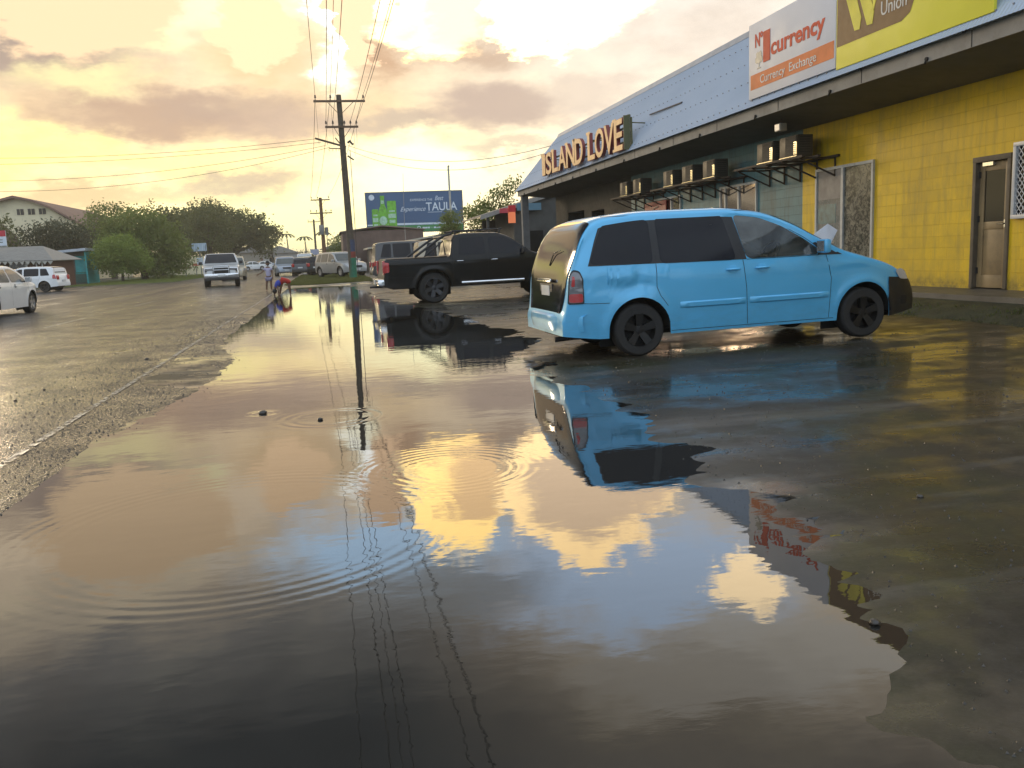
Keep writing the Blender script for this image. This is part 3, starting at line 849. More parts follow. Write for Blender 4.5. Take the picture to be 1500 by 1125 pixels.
# --- the blue people carrier
P = dict(L=4.76, W=.915, xr=.98, xf=3.86, wr=.303, ar=.372, ww=.195, zbot=.235, openings=[[(2.31, 1.035), (3.22, 1.035), (3.24, 1.10), (3.06, 1.235), (2.80, 1.39), (2.52, 1.50), (2.20, 1.545)]], belt=1.03, tumb=.30, er=.13,
    rear=(.42, .10), front=(1.0, .34), paint=PB, rim=ALLOYD, spokes=5, mirmat=PB,
    prof=[(0, .50), (.04, .60), (.07, .75), (.10, .95), (.20, 1.2), (.33, 1.42), (.45, 1.54), (.66, 1.61), (1.2, 1.65), (2.0, 1.65), (2.55, 1.59), (2.91, 1.46), (3.26, 1.27), (3.62, 1.09), (3.91, 1.0), (4.21, .91), (4.44, .81), (4.62, .70), (4.71, .6), (4.76, .48)],
    dents=[(.62, .82, .20, .05, .016), (.86, .78, .12, .06, .024), (.98, .87, .05, .09, .022), (.35, .86, .2, .04, .008), (1.08, .80, .05, .05, .018), (.72, .90, .18, .03, -.008)],
    bumpers=[('front_bumper', 4.22, 4.77, .69, -.08, BLK)],
    windows=[([(.38, 1.075), (1.155, 1.045), (1.155, 1.54), (.72, 1.535), (.60, 1.50)], GL_DARK),
             ([(1.245, 1.04), (2.18, 1.03), (2.06, 1.555), (1.235, 1.555)], GL_DARK),
             ([(2.31, 1.035), (3.22, 1.035), (3.24, 1.10), (3.06, 1.235), (2.80, 1.39), (2.52, 1.50), (2.20, 1.545)], GL_FRONT)],
    blackout=[[(.36, 1.055), (2.31, 1.03), (2.19, 1.555), (2.1, 1.572), (1.2, 1.575), (.70, 1.555), (.575, 1.51)], [(3.225, 1.03), (3.55, 1.02), (3.36, 1.12), (3.24, 1.185), (3.17, 1.17), (3.245, 1.10)]],
    tops=[('windscreen', [(2.74, -.90), (3.56, -.92), (3.64, 0), (3.56, .92), (2.74, .90), (2.69, 0)], GL_MID, .006),
          ('tailgate', [(.012, -.84), (.012, .84), (.10, .93), (.25, .965), (.46, .97), (.50, 0), (.46, -.97), (.25, -.965), (.10, -.93)], GL_DARK, .008),
          ('bonnet_gap', [(3.66, -.9), (3.665, 0), (3.66, .9), (3.685, .9), (3.69, 0), (3.685, -.9)], SEAM, .004)],
    seams=[[(1.19, 1.60), (1.19, .78), (1.23, .68), (1.32, .56)], [(2.12, 1.60), (2.26, 1.03), (2.30, .7), (2.32, .28)], [(3.335, 1.03), (3.40, .75), (3.38, .28)],
           [(.10, .66), (.4, .64), (.62, .635)], [(1.36, .27), (3.44, .27)], [(.60, 1.592), (2.4, 1.592)], [(2.19, 1.556), (2.51, 1.512), (2.80, 1.402), (3.07, 1.245), (3.26, 1.105)], [(2.31, 1.028), (3.24, 1.028)]],
    handles=[(2.13, .925), (2.50, .925)], recess=PB, mould=[(1.47, 2.29, .555, .075), (2.34, 3.37, .555, .075)],
    side_lamps=[('lamp_surround', [(.065, .645), (.285, .645), (.28, .92), (.24, 1.01), (.15, 1.03), (.09, .96)], BLK), ('tail_light', [(.08, .66), (.27, .66), (.265, .91), (.23, .99), (.15, 1.01), (.105, .95)], SMOKE), ('tail_light_base', [(.085, .665), (.265, .665), (.265, .76), (.085, .76)], REDL),
                ('headlight', [(4.31, .79), (4.40, .68), (4.58, .66), (4.50, .77), (4.42, .805)], CLRL), ('lamp_reflector', [(.115, .84), (.165, .84), (.165, .95), (.135, .96)], REDL)],
    mirrors=[(3.25, 1.06)],
    anchor=(.98, -.915), lamp_steps=(.012, .015, .018, .014, .019))
heading = atan2(.048, 2.889)
van, VS = make_car('minivan', 'sky blue people carrier with tinted windows, dented rear flank and black front bumper', 'minivan', P, (3.434, 9.209, 0.004), heading, pitch=.0125)
def onvan(mb, nm, mt, par=van, **k):
    o = mb.build(nm, mt, par, **k); o.location = (-.98, .915, 0); return o
# tailgate furniture
mb = MB(); mb.box(-.012, .0, -.26, .26, .0, .0); 
mb = MB(); mb.box(.055, .075, -.27, .27, .70, .86); pl = onvan(mb, 'plate_recess', BLK, bevel=.008)
mb = MB(); mb.box(.045, .053, -.18, .18, .72, .84); onvan(mb, 'number_plate', PLATE, bevel=.004)
mb = MB(); mb.box(.02, .055, -.30, .30, .885, .925); onvan(mb, 'tailgate_trim', CHR, bevel=.012)
mb = MB(); mb.tube([VS.top(.13, 0.0, .01), VS.top(.17, -.12, .03), VS.top(.19, -.40, .03)], [.010, .007, .005], 6); onvan(mb, 'rear_wiper', BLK)
mb = MB(); mb.tube([VS.top(3.62, -.55, .02), VS.top(3.48, .05, .03)], .01, 6); onvan(mb, 'front_wiper', BLK)
# bumper lip and step, exhaust, mud flap
mb = MB(); N = 20
for k in range(N+1):
    f = -1+2*k/N; w = VS.plan(.02+.28*abs(f)**6)*1.0; x = .30*abs(f)**5
    y = f*VS.plan(max(.01, x)); mb.v += [(x-.03, y*1.008, .33), (x-.055, y*1.015, .42), (x-.045, y*1.01, .50), (x+.05, y*.99, .535)]
    if k:
        b = (k-1)*4
        for i in range(3): mb.f.append((b+i, b+i+1, b+i+5, b+i+4))
onvan(mb, 'rear_bumper', PB, smooth=True)
mb = MB(); mb.tube([(.0, -.45, .22), (.5, -.45, .24)], .03, 10); onvan(mb, 'exhaust', BLK, smooth=True)
# cabin seen through the front doors
SEAT = simple('grey_seat_cloth', (.085, .085, .09), .9)
for y in (-.38, .38):
    mb = MB(); mb.prism([(2.16, .72), (2.32, .74), (2.16, 1.22), (2.06, 1.22)], lambda a, b, t: (a, t, b), y-.24, y+.24); mb.prism([(2.20, .60), (2.72, .62), (2.72, .76), (2.2, .74)], lambda a, b, t: (a, t, b), y-.25, y+.25)
    mb.prism([(2.06, 1.26), (2.15, 1.26), (2.13, 1.42), (2.05, 1.42)], lambda a, b, t: (a, t, b), y-.13, y+.13); onvan(mb, 'front_seat', SEAT, bevel=.03)
mb = MB(); mb.prism([(2.95, .7), (3.6, .7), (3.6, 1.03), (3.2, 1.06), (3.0, .98)], lambda a, b, t: (a, t, b), -.8, .8); onvan(mb, 'dashboard', BLK, bevel=.02)
mb = MB(); c_ = Vector((2.88, -.38, 1.04)); ax_ = Vector((-.8, 0, .45)).normalized(); e1 = Vector((0, 1, 0)); e2 = ax_.cross(e1)
mb.tube([c_+e1*.19*cos(2*pi*k/20)+e2*.19*sin(2*pi*k/20) for k in range(21)], .017, 6, False)
for a_ in (0, 2.1, 4.2): mb.tube([c_, c_+e1*.18*cos(a_)+e2*.18*sin(a_)], .016, 5)
mb.tube([c_, c_-ax_*.3], .03, 6); onvan(mb, 'steering_wheel', BLK, smooth=True)
mb = MB(); mb.box(1.9, 1.93, -.8, .8, .6, 1.45); onvan(mb, 'dim_rear_cabin_sheet', simple('dim_cabin', (.03, .03, .032), .9))  # dark sheet behind the front seats stands for the dimness of the rear cabin
mb = MB(); mb.box(1.9, 3.6, -.8, .8, .45, .5); onvan(mb, 'cabin_floor', BLK)
# mouldings round the fog lamp pocket
for sg in (-1, 1):
    mapped_poly(rounded([(4.44, .36), (4.58, .36), (4.58, .46), (4.44, .47)], .03), lambda a, b: VS.side(a, b, sg, .016), 'fog_lamp', SEAM, van, .06).location = (-.98, .915, 0)
# paper card standing against the windscreen
root = thing('paper_card', (3.434+2.30, 9.209+.22, .08), label='white sheet of card propped on the blue minivan\'s windscreen by the wiper', cat='card')
mb = MB(); mb.add([(-.02, 0, 1.22), (.17, 0, 1.34), (.31, .02, 1.26), (.20, .02, 1.05), (.13, .0, 1.02)], [(0, 1, 2, 3, 4)])
me_o = mb.build('sheet', simple('white_card', (.72, .72, .76), .6), root)
sol = me_o.modifiers.new('thick', 'SOLIDIFY'); sol.thickness = .004

for ch in van.children:      # draw the tail in a little at bumper height
    if ch.name.startswith(('wheel', 'underbody')): continue
    ox = ch.location.x
    for v in ch.data.vertices:
        if v.co.x < .5: v.co.x += .09*(1-max(v.co.x, -.06)/.5)*(1-smst(v.co.z, 1.1, 1.6)*.6)
# --- generic builders for the other vehicles
def box_lamps(zt, zb_, W_, L, tail=REDL, head=CLRL):
    return []
def suv_params(L=4.5, W=.9, H=1.68, belt=1.0, paint_=PS, glassm=GL_DARK, wr=.34, boxy=.5, rim=ALLOY, hood=1.0):
    h = H
    return dict(L=L, W=W, xr=.80, xf=L-.86, wr=wr, ar=wr+.07, ww=.22, zbot=.28, belt=belt, tumb=.28, er=.14, rear=(.4, .14), front=(.8, .26), paint=paint_, rim=rim,
        prof=[(0, .55), (.04, .68), (.10, .95), (.16+.1*(1-boxy), belt+.05), (.42-.2*boxy, h-.12), (.62, h-.03), (1.6, h), (L*.5, h-.02), (L*.60, h-.16), (L*.68, belt+.22), (L*.74, hood+.06), (L*.80, hood), (L*.92, hood-.08), (L-.12, hood-.22), (L-.03, .68), (L, .50)],
        windows=[([(.42, belt+.04), (.98, belt+.03), (1.0, h-.14), (.62, h-.15)], glassm), ([(1.08, belt+.03), (1.98, belt+.02), (1.98, h-.12), (1.08, h-.13)], glassm),
                 ([(2.08, belt+.02), (L*.69, belt+.02), (L*.615, h-.26), (L*.555, h-.14), (2.08, h-.12)], glassm)],
        tops=[('windscreen', [(L*.595, -.88), (L*.735, -.9), (L*.74, .9), (L*.595, .88)], glassm, .006), ('rear_window', [(.19, -.8), (.19, .8), (.40, .8), (.40, -.8)], glassm, .008)],
        seams=[[(1.04, h-.1), (1.04, belt-.1), (1.2, .5)], [(2.03, h-.1), (2.06, .32)], [(L*.70, belt), (L*.71, .32)]],
        handles=[(1.9, belt-.1), (2.95*L/4.5, belt-.1)],
        side_lamps=[('tail_light', [(.05, .78), (.26, .80), (.24, 1.02), (.12, 1.04)], REDL), ('headlight', [(L-.42, .80), (L-.12, .66), (L-.10, .74), (L-.30, .88)], CLRL)],
        boxes=[('grille', L-.05, L+.012, -.33, .33, .60, .74, BLK, .01), ('headlight_face', L-.14, L-.04, .38, .60, .62, .76, CLRL, .02), ('headlight_face', L-.14, L-.04, -.60, -.38, .62, .76, CLRL, .02),
               ('number_plate', L-.02, L+.02, -.2, .2, .42, .54, PLATE, 0), ('rear_plate', -.02, .02, -.2, .2, .60, .71, PLATE, 0), ('rear_lamp', .0, .09, .52, .72, .72, .98, REDL, .02), ('rear_lamp', .0, .09, -.72, -.52, .72, .98, REDL, .02)],
        mirrors=[(L*.665, belt+.02)], mirmat=paint_, anchor=(.80, -W))
def sedan_params(L=4.6, W=.88, H=1.45, paint_=PW, glassm=GL_MID, rim=ALLOY):
    belt = .92
    return dict(L=L, W=W, xr=.98, xf=L-.92, wr=.32, ar=.38, ww=.21, zbot=.22, belt=belt, tumb=.38, er=.12, rear=(.5, .2), front=(.9, .32), paint=paint_, rim=rim,
        prof=[(0, .5), (.04, .7), (.12, .92), (.30, 1.0), (.85, 1.04), (1.15, 1.16), (1.55, 1.36), (1.95, H-.01), (2.5, H), (2.9, H-.09), (3.25, 1.20), (3.6, 1.0), (3.95, .93), (4.3, .82), (4.48, .70), (L-.02, .55), (L, .42)],
        windows=[([(1.2, belt+.06), (2.2, belt+.04), (2.18, H-.1), (1.95, H-.11), (1.6, H-.17)], glassm), ([(2.28, belt+.04), (3.4, belt+.03), (3.15, 1.12), (2.85, H-.16), (2.6, H-.1), (2.26, H-.1)], glassm)],
        tops=[('windscreen', [(2.82, -.86), (3.52, -.9), (3.56, 0), (3.52, .9), (2.82, .86)], glassm, .006), ('rear_window', [(1.0, -.82), (1.0, .82), (1.68, .82), (1.68, -.82)], glassm, .006)],
        seams=[[(2.23, H-.08), (2.24, .3)], [(1.25, 1.0), (1.22, .8), (1.4, .5)], [(3.42, .95), (3.45, .3)]], handles=[(2.12, .85), (3.2, .84)] and [(1.45, .86), (2.5, .85)],
        side_lamps=[('tail_light', [(.06, .72), (.38, .76), (.36, .88), (.12, .9)], REDL), ('headlight', [(L-.55, .74), (L-.14, .58), (L-.12, .66), (L-.38, .80)], CLRL)],
        boxes=[('grille', L-.04, L+.01, -.3, .3, .5, .6, BLK, .01), ('rear_plate', -.01, .02, -.2, .2, .62, .73, PLATE, 0)],
        mirrors=[(3.22, .95)], mirmat=paint_, anchor=(.98, -W))

# --- black pickup beyond it
L = 5.45
def pickup_params(paint_, rim, L=5.35, W=.94, H=1.80, glassm=GL_DARK, wr=.40):
    belt = 1.17
    return dict(L=L, W=W, xr=1.30, xf=4.50, wr=wr, ar=wr+.08, ww=.25, zbot=.42, belt=belt, tumb=.28, er=.10, rear=(.12, .05), front=(.8, .25), paint=paint_, rim=rim, spokes=6,
        prof=[(0, .72), (.03, .95), (.05, 1.19), (.1, 1.20), (1.72, 1.21), (1.76, 1.28), (1.84, 1.66), (1.95, H-.03), (2.3, H), (3.0, H-.01), (3.3, H-.09), (3.68, H-.32), (4.0, 1.26), (4.25, 1.19), (4.8, 1.13), (5.15, 1.04), (5.3, .86), (L, .62)],
        windows=[([(1.98, belt+.06), (2.72, belt+.05), (2.70, H-.13), (2.04, H-.14)], glassm), ([(2.82, belt+.05), (3.85, belt+.04), (3.60, H-.33), (3.26, H-.14), (2.82, H-.13)], glassm)],
        tops=[('windscreen', [(3.22, -.86), (3.98, -.9), (4.03, 0), (3.98, .9), (3.22, .86)], glassm, .006), ('tonneau', [(.10, -.93), (.10, .93), (1.70, .93), (1.70, -.93)], BLK, .012)],
        seams=[[(1.86, H-.2), (1.82, .5)], [(2.77, H-.1), (2.78, .5)], [(3.95, belt+.02), (3.98, .5)], [(.04, .72), (.8, .70)]],
        handles=[(2.02, 1.07), (2.95, 1.07)], handlemat=CHR,
        mirrors=[(3.75, belt+.04)], mirmat=BLK, anchor=(1.30, -W),
        side_lamps=[('tail_light', [(.02, .84), (.15, .86), (.15, 1.10), (.02, 1.12)], REDL), ('headlight', [(L-.48, .92), (L-.14, .84), (L-.12, .92), (L-.42, 1.02)], CLRL)],
        boxes=[('rear_lamp', -.015, .05, .74, .90, .80, 1.16, REDL, .015), ('rear_lamp', -.015, .05, -.90, -.74, .80, 1.16, REDL, .015), ('step_bumper', -.16, .08, -.88, .88, .52, .68, CHR, .03), ('rear_plate', -.17, -.155, -.2, .2, .55, .66, PLATE, 0), ('towbar', -.30, .2, -.04, .04, .44, .50, BLK, .01)])
Pp = pickup_params(PK, simple('dark_alloy', (.06, .06, .065), .3, .7))
pk, PSh = make_car('pickup_truck', 'black double cab pickup with sports bars and roof rack parked beyond the blue minivan', 'pickup truck', Pp, (2.718, 22.523, 0.0), radians(2.0), pitch=.004)
def onpk(mb, nm, mt, **k):
    o = mb.build(nm, mt, pk, **k); o.location = (-1.30, .94, 0); return o
for sg in (-1, 1):
    mb = MB(); y = sg*.80
    mb.tube([(.85, y, 1.22), (1.45, y*.96, 1.62), (1.66, y*.93, 1.74), (1.86, y*.93, 1.78)], .032, 10); mb.tube([(1.10, y, 1.22), (1.62, y*.95, 1.60), (1.66, y*.95, 1.24)], .024, 8)
    onpk(mb, 'sports_bar', BLK, smooth=True)
    mb = MB(); mb.tube([(2.02, sg*.97, .50), (3.72, sg*.97, .50)], .042, 12); onpk(mb, 'side_step', CHR, smooth=True)
mb = MB(); mb.tube([(1.62, -.74, 1.72), (1.62, .74, 1.72)], .032, 10); onpk(mb, 'cross_bar', BLK, smooth=True)
mb = MB()
for sg in (-1, 1): mb.tube([(1.9, sg*.62, 1.85), (3.25, sg*.62, 1.87)], .018, 8)
for k in range(7): mb.tube([(1.95+k*.2, -.62, 1.86), (1.95+k*.2, .62, 1.86)], .014, 6)
for k in (1.95, 3.15):
    for sg in (-1, 1): mb.box(k, k+.04, sg*.62-.02, sg*.62+.02, 1.76, 1.86)
onpk(mb, 'roof_rack', BLK)
mb = MB(); mb.box(2.5, 3.9, -.955, -.93, 1.05, 1.09); 
mb = MB(); mb.box(.98, 1.01, -.93, -.70, .30, .55); onpk(mb, 'mud_flap', RUB)

def put(fn, name, label, cat, P, x, y, ang, z=.02, group=None, detail=True):
    P['anchor'] = (P['L']/2, 0)
    return make_car(name, label, cat, P, (x, y, z), radians(ang), group, detail)
KERB = 'cars parked on the shop side of the road'
p_ = suv_params(4.9, .94, 2.0, 1.15, PG, GL_DARK, .36, 1., ALLOYD); put(0, 'van', 'tall dark grey van parked left of the black pickup under the billboard', 'van', p_, 4.65, 45.2, 3, .04, KERB)
p_ = suv_params(4.7, .92, 1.9, 1.1, PBG, GL_DARK, .36, 1.); put(0, 'suv', 'beige edged off-roader mostly hidden behind the black pickup\'s sports bars', 'car', p_, 6.1, 39.0, 2, .04, KERB)
p_ = suv_params(4.5, .90, 1.68, 1.0, PS, GL_MID, .34, .4); put(0, 'suv', 'silver off-roader standing behind the painted foot of the tall pole', 'car', p_, .95, 60.0, -62, .07, KERB)
p_ = suv_params(4.3, .87, 1.5, .95, PG, GL_DARK, .31, .2); put(0, 'hatchback', 'dark grey hatchback seen from behind, leftmost car parked on the verge', 'car', p_, -1.3, 74, 68, .05, KERB)
p_ = suv_params(4.3, .87, 1.55, .98, PK, GL_DARK, .31, .3); put(0, 'hatchback', 'black hatchback between the dark grey hatchback and the silver off-roader', 'car', p_, .15, 71, 62, .05, KERB)
p_ = suv_params(4.6, .88, 1.95, 1.1, PW, GL_MID, .33, 1.); put(0, 'van', 'small white van parked farthest along the verge on the shop side', 'van', p_, -2.0, 92, 86, .05, KERB)
p_ = suv_params(4.4, .88, 1.62, .96, paint('silver_blue_paint', (.34, .38, .44), .5), GL_MID, .31, .6, hood=.92); put(0, 'minivan', 'silver minivan coming towards the camera behind the two children', 'minivan', p_, -3.5, 77, -84, .04)
pp = pickup_params(paint('pale_grey_paint', (.55, .55, .54), .3), ALLOYD, wr=.41, glassm=GL_DARK)
rg, RS = put(0, 'pickup_truck', 'pale silver pickup with a bull bar driving towards the camera', 'pickup truck', pp, -5.75, 50.6, -84, .05)
L_ = 5.35
def onrg(mb, nm, mt, **k):
    o = mb.build(nm, mt, rg, **k); o.location = (-L_/2, 0, 0); return o
mb = MB(); mb.box(L_-.02, L_+.09, -.86, .86, .52, .72); onrg(mb, 'bumper_bar', CHR, bevel=.04)
mb = MB(); mb.box(L_-.25, L_+.04, -.88, .88, .36, .50); onrg(mb, 'skid_panel', BLK, bevel=.02)
mb = MB(); mb.tube([(L_+.06, -.42, .70), (L_+.10, -.40, 1.10), (L_+.10, .40, 1.10), (L_+.06, .42, .70)], .035, 8); mb.tube([(L_+.08, -.40, .9), (L_+.08, .40, .9)], .022, 8)
mb.tube([(L_+.06, -.85, .72), (L_+.02, -.82, .98), (L_+.08, -.42, 1.0)], .026, 8); mb.tube([(L_+.06, .85, .72), (L_+.02, .82, .98), (L_+.08, .42, 1.0)], .026, 8); onrg(mb, 'bull_bar', CHR, smooth=True)
mb = MB(); mb.box(L_-.10, L_+.0, -.36, .36, .72, 1.02); onrg(mb, 'grille', BLK, bevel=.02)
for sg in (-1, 1):
    mb = MB(); mb.box(L_-.22, L_-.06, sg*.62-.2, sg*.62+.2, .80, 1.0); onrg(mb, 'headlight', SMOKE, bevel=.03)
mb = MB(); mb.box(L_+.105, L_+.112, -.2, .2, .56, .67); onrg(mb, 'number_plate', PLATE)
mb = MB(); mb.box(1.2, 4.6, -.78, .78, .40, .62); onrg(mb, 'chassis', INNER)
mb = MB(); mb.tube([(3.9, -.7, 1.3), (3.9, -.7, 2.3)], .012, 5); onrg(mb, 'aerial', BLK)
p_ = suv_params(4.6, .88, 1.75, 1.05, PBG, GL_MID, .34, 1.); put(0, 'van', 'cream van following close behind the silver pickup on the road', 'van', p_, -6.75, 67, -86, .05)
# left side of the road
p_ = sedan_params(); sr, SS = make_car('sedan', 'white saloon at the left picture edge driving away up the road', 'car', p_, (-8.92, 25.9, .03), radians(87))
p_ = suv_params(4.4, .86, 1.55, .95, PW, GL_DARK, .31, .9, ALLOYD, hood=.92)
put(0, 'estate_car', 'white estate car parked in front of the turquoise kiosk', 'car', p_, -18.0, 58.2, 168, .03)
for i, (x, y, a) in enumerate([(-11.6, 142, 25), (-9.9, 146, 20), (-13.6, 140, 30)]):
    p_ = sedan_params(); put(0, 'sedan', ['white saloon parked under the far rain tree, middle of the three', 'white saloon parked under the far rain tree, nearest the road', 'white saloon parked under the far rain tree, farthest left'][i], 'car', p_, x, y, a, .03, 'white cars parked under the rain tree', False)
p_ = sedan_params(paint_=paint('tan_car_paint', (.35, .25, .12), .3)); put(0, 'sedan', 'tan car far down the road beyond the silver minivan', 'car', p_, -4.6, 128, -86, .05, None, False)
p_ = suv_params(paint_=PK); put(0, 'suv', 'black car driving away, farthest vehicle on the road', 'car', p_, -6.9, 168, 92, .05, None, False)
# ------------------------------------------------------------------ shop building
XW, XF = 10.4, 8.9
def blockwall(name, col, mortar, grime):
    m, nt, bs = newmat(name)
    pos = nt.node('ShaderNodeNewGeometry').outputs['Position']
    s = nt.node('ShaderNodeSeparateXYZ', i_0=pos)
    uv = nt.node('ShaderNodeCombineXYZ', i_0=nt.math('ADD', s.outputs[1], s.outputs[0]), i_1=s.outputs[2]).outputs[0]
    br = nt.node('ShaderNodeTexBrick', i_Scale=1.); nt.l.new(uv, br.inputs['Vector'])
    br.inputs['Brick Width'].default_value = .4; br.inputs['Row Height'].default_value = .2
    br.inputs['Mortar Size'].default_value = .006; br.inputs['Mortar Smooth'].default_value = .6
    br.inputs['Color1'].default_value = (*col, 1); br.inputs['Color2'].default_value = (*[k*.88 for k in col], 1); br.inputs['Mortar'].default_value = (*mortar, 1)
    n = nt.noise(pos, 1.3, 6, .65)
    c = nt.mix(nt.ramp(n, [(.42, 0.), (.72, .5)]), br.outputs[0], grime)
    streak = nt.noise(nt.mapping(pos, (1, 3.2, .35)), 2.2, 6, .7)
    c = nt.mix(nt.ramp(streak, [(.48, 0.), (.70, .55)]), c, grime)
    splash = nt.math('MULTIPLY', nt.math('SUBTRACT', 1., nt.smooth(s.outputs[2], .33, .62)), nt.ramp(nt.noise(pos, 5., 5, .7), [(.35, 0.), (.6, .8)]))
    c = nt.mix(splash, c, (.1, .08, .03))
    nt.l.new(c, bs.inputs['Base Color']); bs.inputs['Roughness'].default_value = .55
    b = nt.bump(br.outputs['Fac'], .5, -.006)
    b = nt.bump(nt.noise(pos, 70, 5, .7), .35, .004, b)
    nt.l.new(b, bs.inputs['Normal'])
    return m
YEL = blockwall('yellow_block_paint', (.86, .56, .006), (.74, .46, .008), (.38, .26, .04))
TEAL = blockwall('teal_block_paint', (.10, .235, .26), (.06, .13, .15), (.06, .08, .075))
CONC = simple('damp_concrete', (.11, .10, .085), .5, vary=.3, scale=1.5, bump=.3, bscale=30, dirt=.5, dirtcol=(.03, .035, .015))
SOFF = simple('soffit_board', (.16, .155, .14), .8, scale=.6, dirt=.3)
FASC = simple('weathered_fascia', (.30, .28, .25), .7, scale=1.2, vary=.2, dirt=.4, dirtcol=(.12, .10, .08))
ALU = simple('window_frame_paint', (.5, .5, .47), .45, dirt=.3)
def corrugated():
    m, nt, bs = newmat('galvanised_roofing')
    pos = nt.node('ShaderNodeNewGeometry').outputs['Position']
    n = nt.noise(nt.mapping(pos, (1, .5, 1)), .9, 5, .6)
    nt.l.new(nt.mix(n, (.38, .47, .60), (.50, .58, .70)), bs.inputs['Base Color'])
    bs.inputs['Metallic'].default_value = .35; bs.inputs['Roughness'].default_value = .42
    nt.l.new(nt.bump(nt.noise(nt.mapping(pos, (1, .4, 1)), 2.2, 3), .35, .05), bs.inputs['Normal'])
    return m
ROOF = corrugated()
shop = thing('shop_building', (XW, 18, 0), label='long shop block of yellow and teal walls under a steep silver roof band', cat='building')
def onb(mb, nm, mt, par=shop, **k):
    o = mb.build(nm, mt, par, **k)
    if par is shop: o.location = (-XW, -18, 0)
    return o
Y0, YC, Y1 = -4., 17.62, 38.6
# front wall in pieces round its doorways
mb = MB(); mb.box(XW, 22, Y0, 11.62, .0, 3.62); mb.box(XW, 22, 12.42, YC, .0, 3.62); mb.box(XW, 22, 11.62, 12.42, 2.42, 3.62); mb.box(XW+.3, 22, 11.62, 12.42, 0, 2.42)
onb(mb, 'yellow_wall', YEL)
mb = MB(); mb.box(XW+.004, 22, YC, 28.6, 0, 3.62); 
onb(mb, 'teal_wall', TEAL)
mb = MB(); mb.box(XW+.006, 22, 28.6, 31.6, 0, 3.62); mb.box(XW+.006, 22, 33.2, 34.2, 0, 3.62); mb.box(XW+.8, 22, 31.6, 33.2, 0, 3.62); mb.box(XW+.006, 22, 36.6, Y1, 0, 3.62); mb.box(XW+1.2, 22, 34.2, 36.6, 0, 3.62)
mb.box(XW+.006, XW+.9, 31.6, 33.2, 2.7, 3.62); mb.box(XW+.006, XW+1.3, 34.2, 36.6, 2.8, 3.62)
onb(mb, 'dark_wall', simple('eave_shaded_dark_shopfront', (.020, .020, .018), .75, scale=1.2, vary=.3, dirt=.3))  # near-black colour holds the shade under the eave plus the dark shopfront
mb = MB(); mb.prism([(XF+.03, 3.78), (XW, 3.62), (XW, 3.68), (XF+.03, 3.84)], lambda a, b, t: (a, t, b), Y0, Y1+.9); onb(mb, 'soffit', SOFF)
mb = MB(); mb.box(XF, XF+.035, Y0, Y1+1.1, 3.76, 3.99); mb.box(XF, 22, Y1+1.1, Y1+1.135, 3.76, 3.99)
fas = onb(mb, 'fascia', FASC)
for k in range(13):
    mb = MB(); y = 5.2+k*2.7+R.uniform(-.2, .2); mb.box(XF-.006, XF, y-.006, y+.006, 3.765, 3.985); o = mb.build('fascia_joint', SEAM, fas)
    mb = MB(); mb.tube([(XF-.03, y+.9, 3.80), (XF+.02, y+.9, 3.80)], .03, 8); mb.tube([(XF-.02, y+.9, 3.80), (XF-.02, y+.93, 3.74)], .016, 6); mb.build('bolt', SEAM, fas)
# corrugated mansard band
mb = MB(); xb, zb_, xt, zt_ = XF-.12, 3.985, 10.33, 6.20
yb1, yt1 = Y1+1.25, Y1-1.2
pitch_ = .076; n = int((yb1-Y0)/pitch_*6)
vs = []; nrm = Vector((-(zt_-zb_), 0, (xt-xb))).normalized()
for k in range(n+1):
    y = Y0+(yb1-Y0)*k/n
    a = .0035*cos(2*pi*(y-Y0)/pitch_)
    top = 1. if y <= yt1 else (yb1-y)/(yb1-yt1)
    vs.append(Vector((xb, y, zb_))+nrm*a); vs.append(Vector((xb+(xt-xb)*top, y, zb_+(zt_-zb_)*top))+nrm*a)
mb.add(vs, [(2*k, 2*k+1, 2*k+3, 2*k+2) for k in range(n)])
mans = onb(mb, 'roof', ROOF, smooth=True)
mb = MB(); mb.add([(xb, yb1, zb_), (xt, yt1, zt_), (22, yt1, zt_), (23, yb1, zb_)], [(0, 1, 2, 3)]); mb.add([(xt, Y0, zt_-.01), (xt, yt1, zt_-.01), (23, yt1, 5.2), (23, Y0, 5.2)], [(0, 1, 2, 3)])
mb.build('roof_back', ROOF, mans)
mb = MB(); mb.prism([(xt-.10, zt_-.13), (xt-.01, zt_+.045), (xt+.16, zt_+.02), (xt+.16, zt_-.02), (xt+.01, zt_+.02), (xt-.07, zt_-.13)], lambda a, b, t: (a, t, b), Y0, yt1+.05)
mb.build('ridge_cap', simple('ridge_flashing', (.5, .5, .52), .4, .3), mans)
mb = MB()
for row, t in enumerate((.06, .30, .55, .80)):
    for k in range(int((yb1-Y0)/.304)):
        y = Y0+k*.304+.02
        if t > .9*(yb1-y)/(yb1-yt1): continue
        c = Vector((xb+(xt-xb)*t, y, zb_+(zt_-zb_)*t))+nrm*.010
        mb.obox(c, (.02, .02, .02), Matrix.Identity(3))
mb.build('roof_screws', simple('roof_screw', (.16, .17, .2), .5, .6), mans)
# walkway in front of the wall
walk = tag(onb(MB().box(9.25, XW+.3, Y0, 38.4, -.1, .325), 'walkway', CONC, None), kind='structure')
mb = MB(); vs, ff = grid_mesh(seq((8.15, 9.25, .11)), seq((Y0, 38.4, .16)), lambda x, y: .03+.215*smst(x, 8.2, 9.2)+fbm(x, y, 1.8, 3.)*.05*(1-smst(x, 9.0, 9.25)))
mb.add(vs, ff); MOSS = simple('mossy_rubble', (.035, .036, .018), .6, vary=.5, scale=4, bump=.6, bscale=22, dirt=.6, dirtcol=(.02, .035, .008))
tag(mb.build('mossy_bank', MOSS, smooth=True), kind='structure')

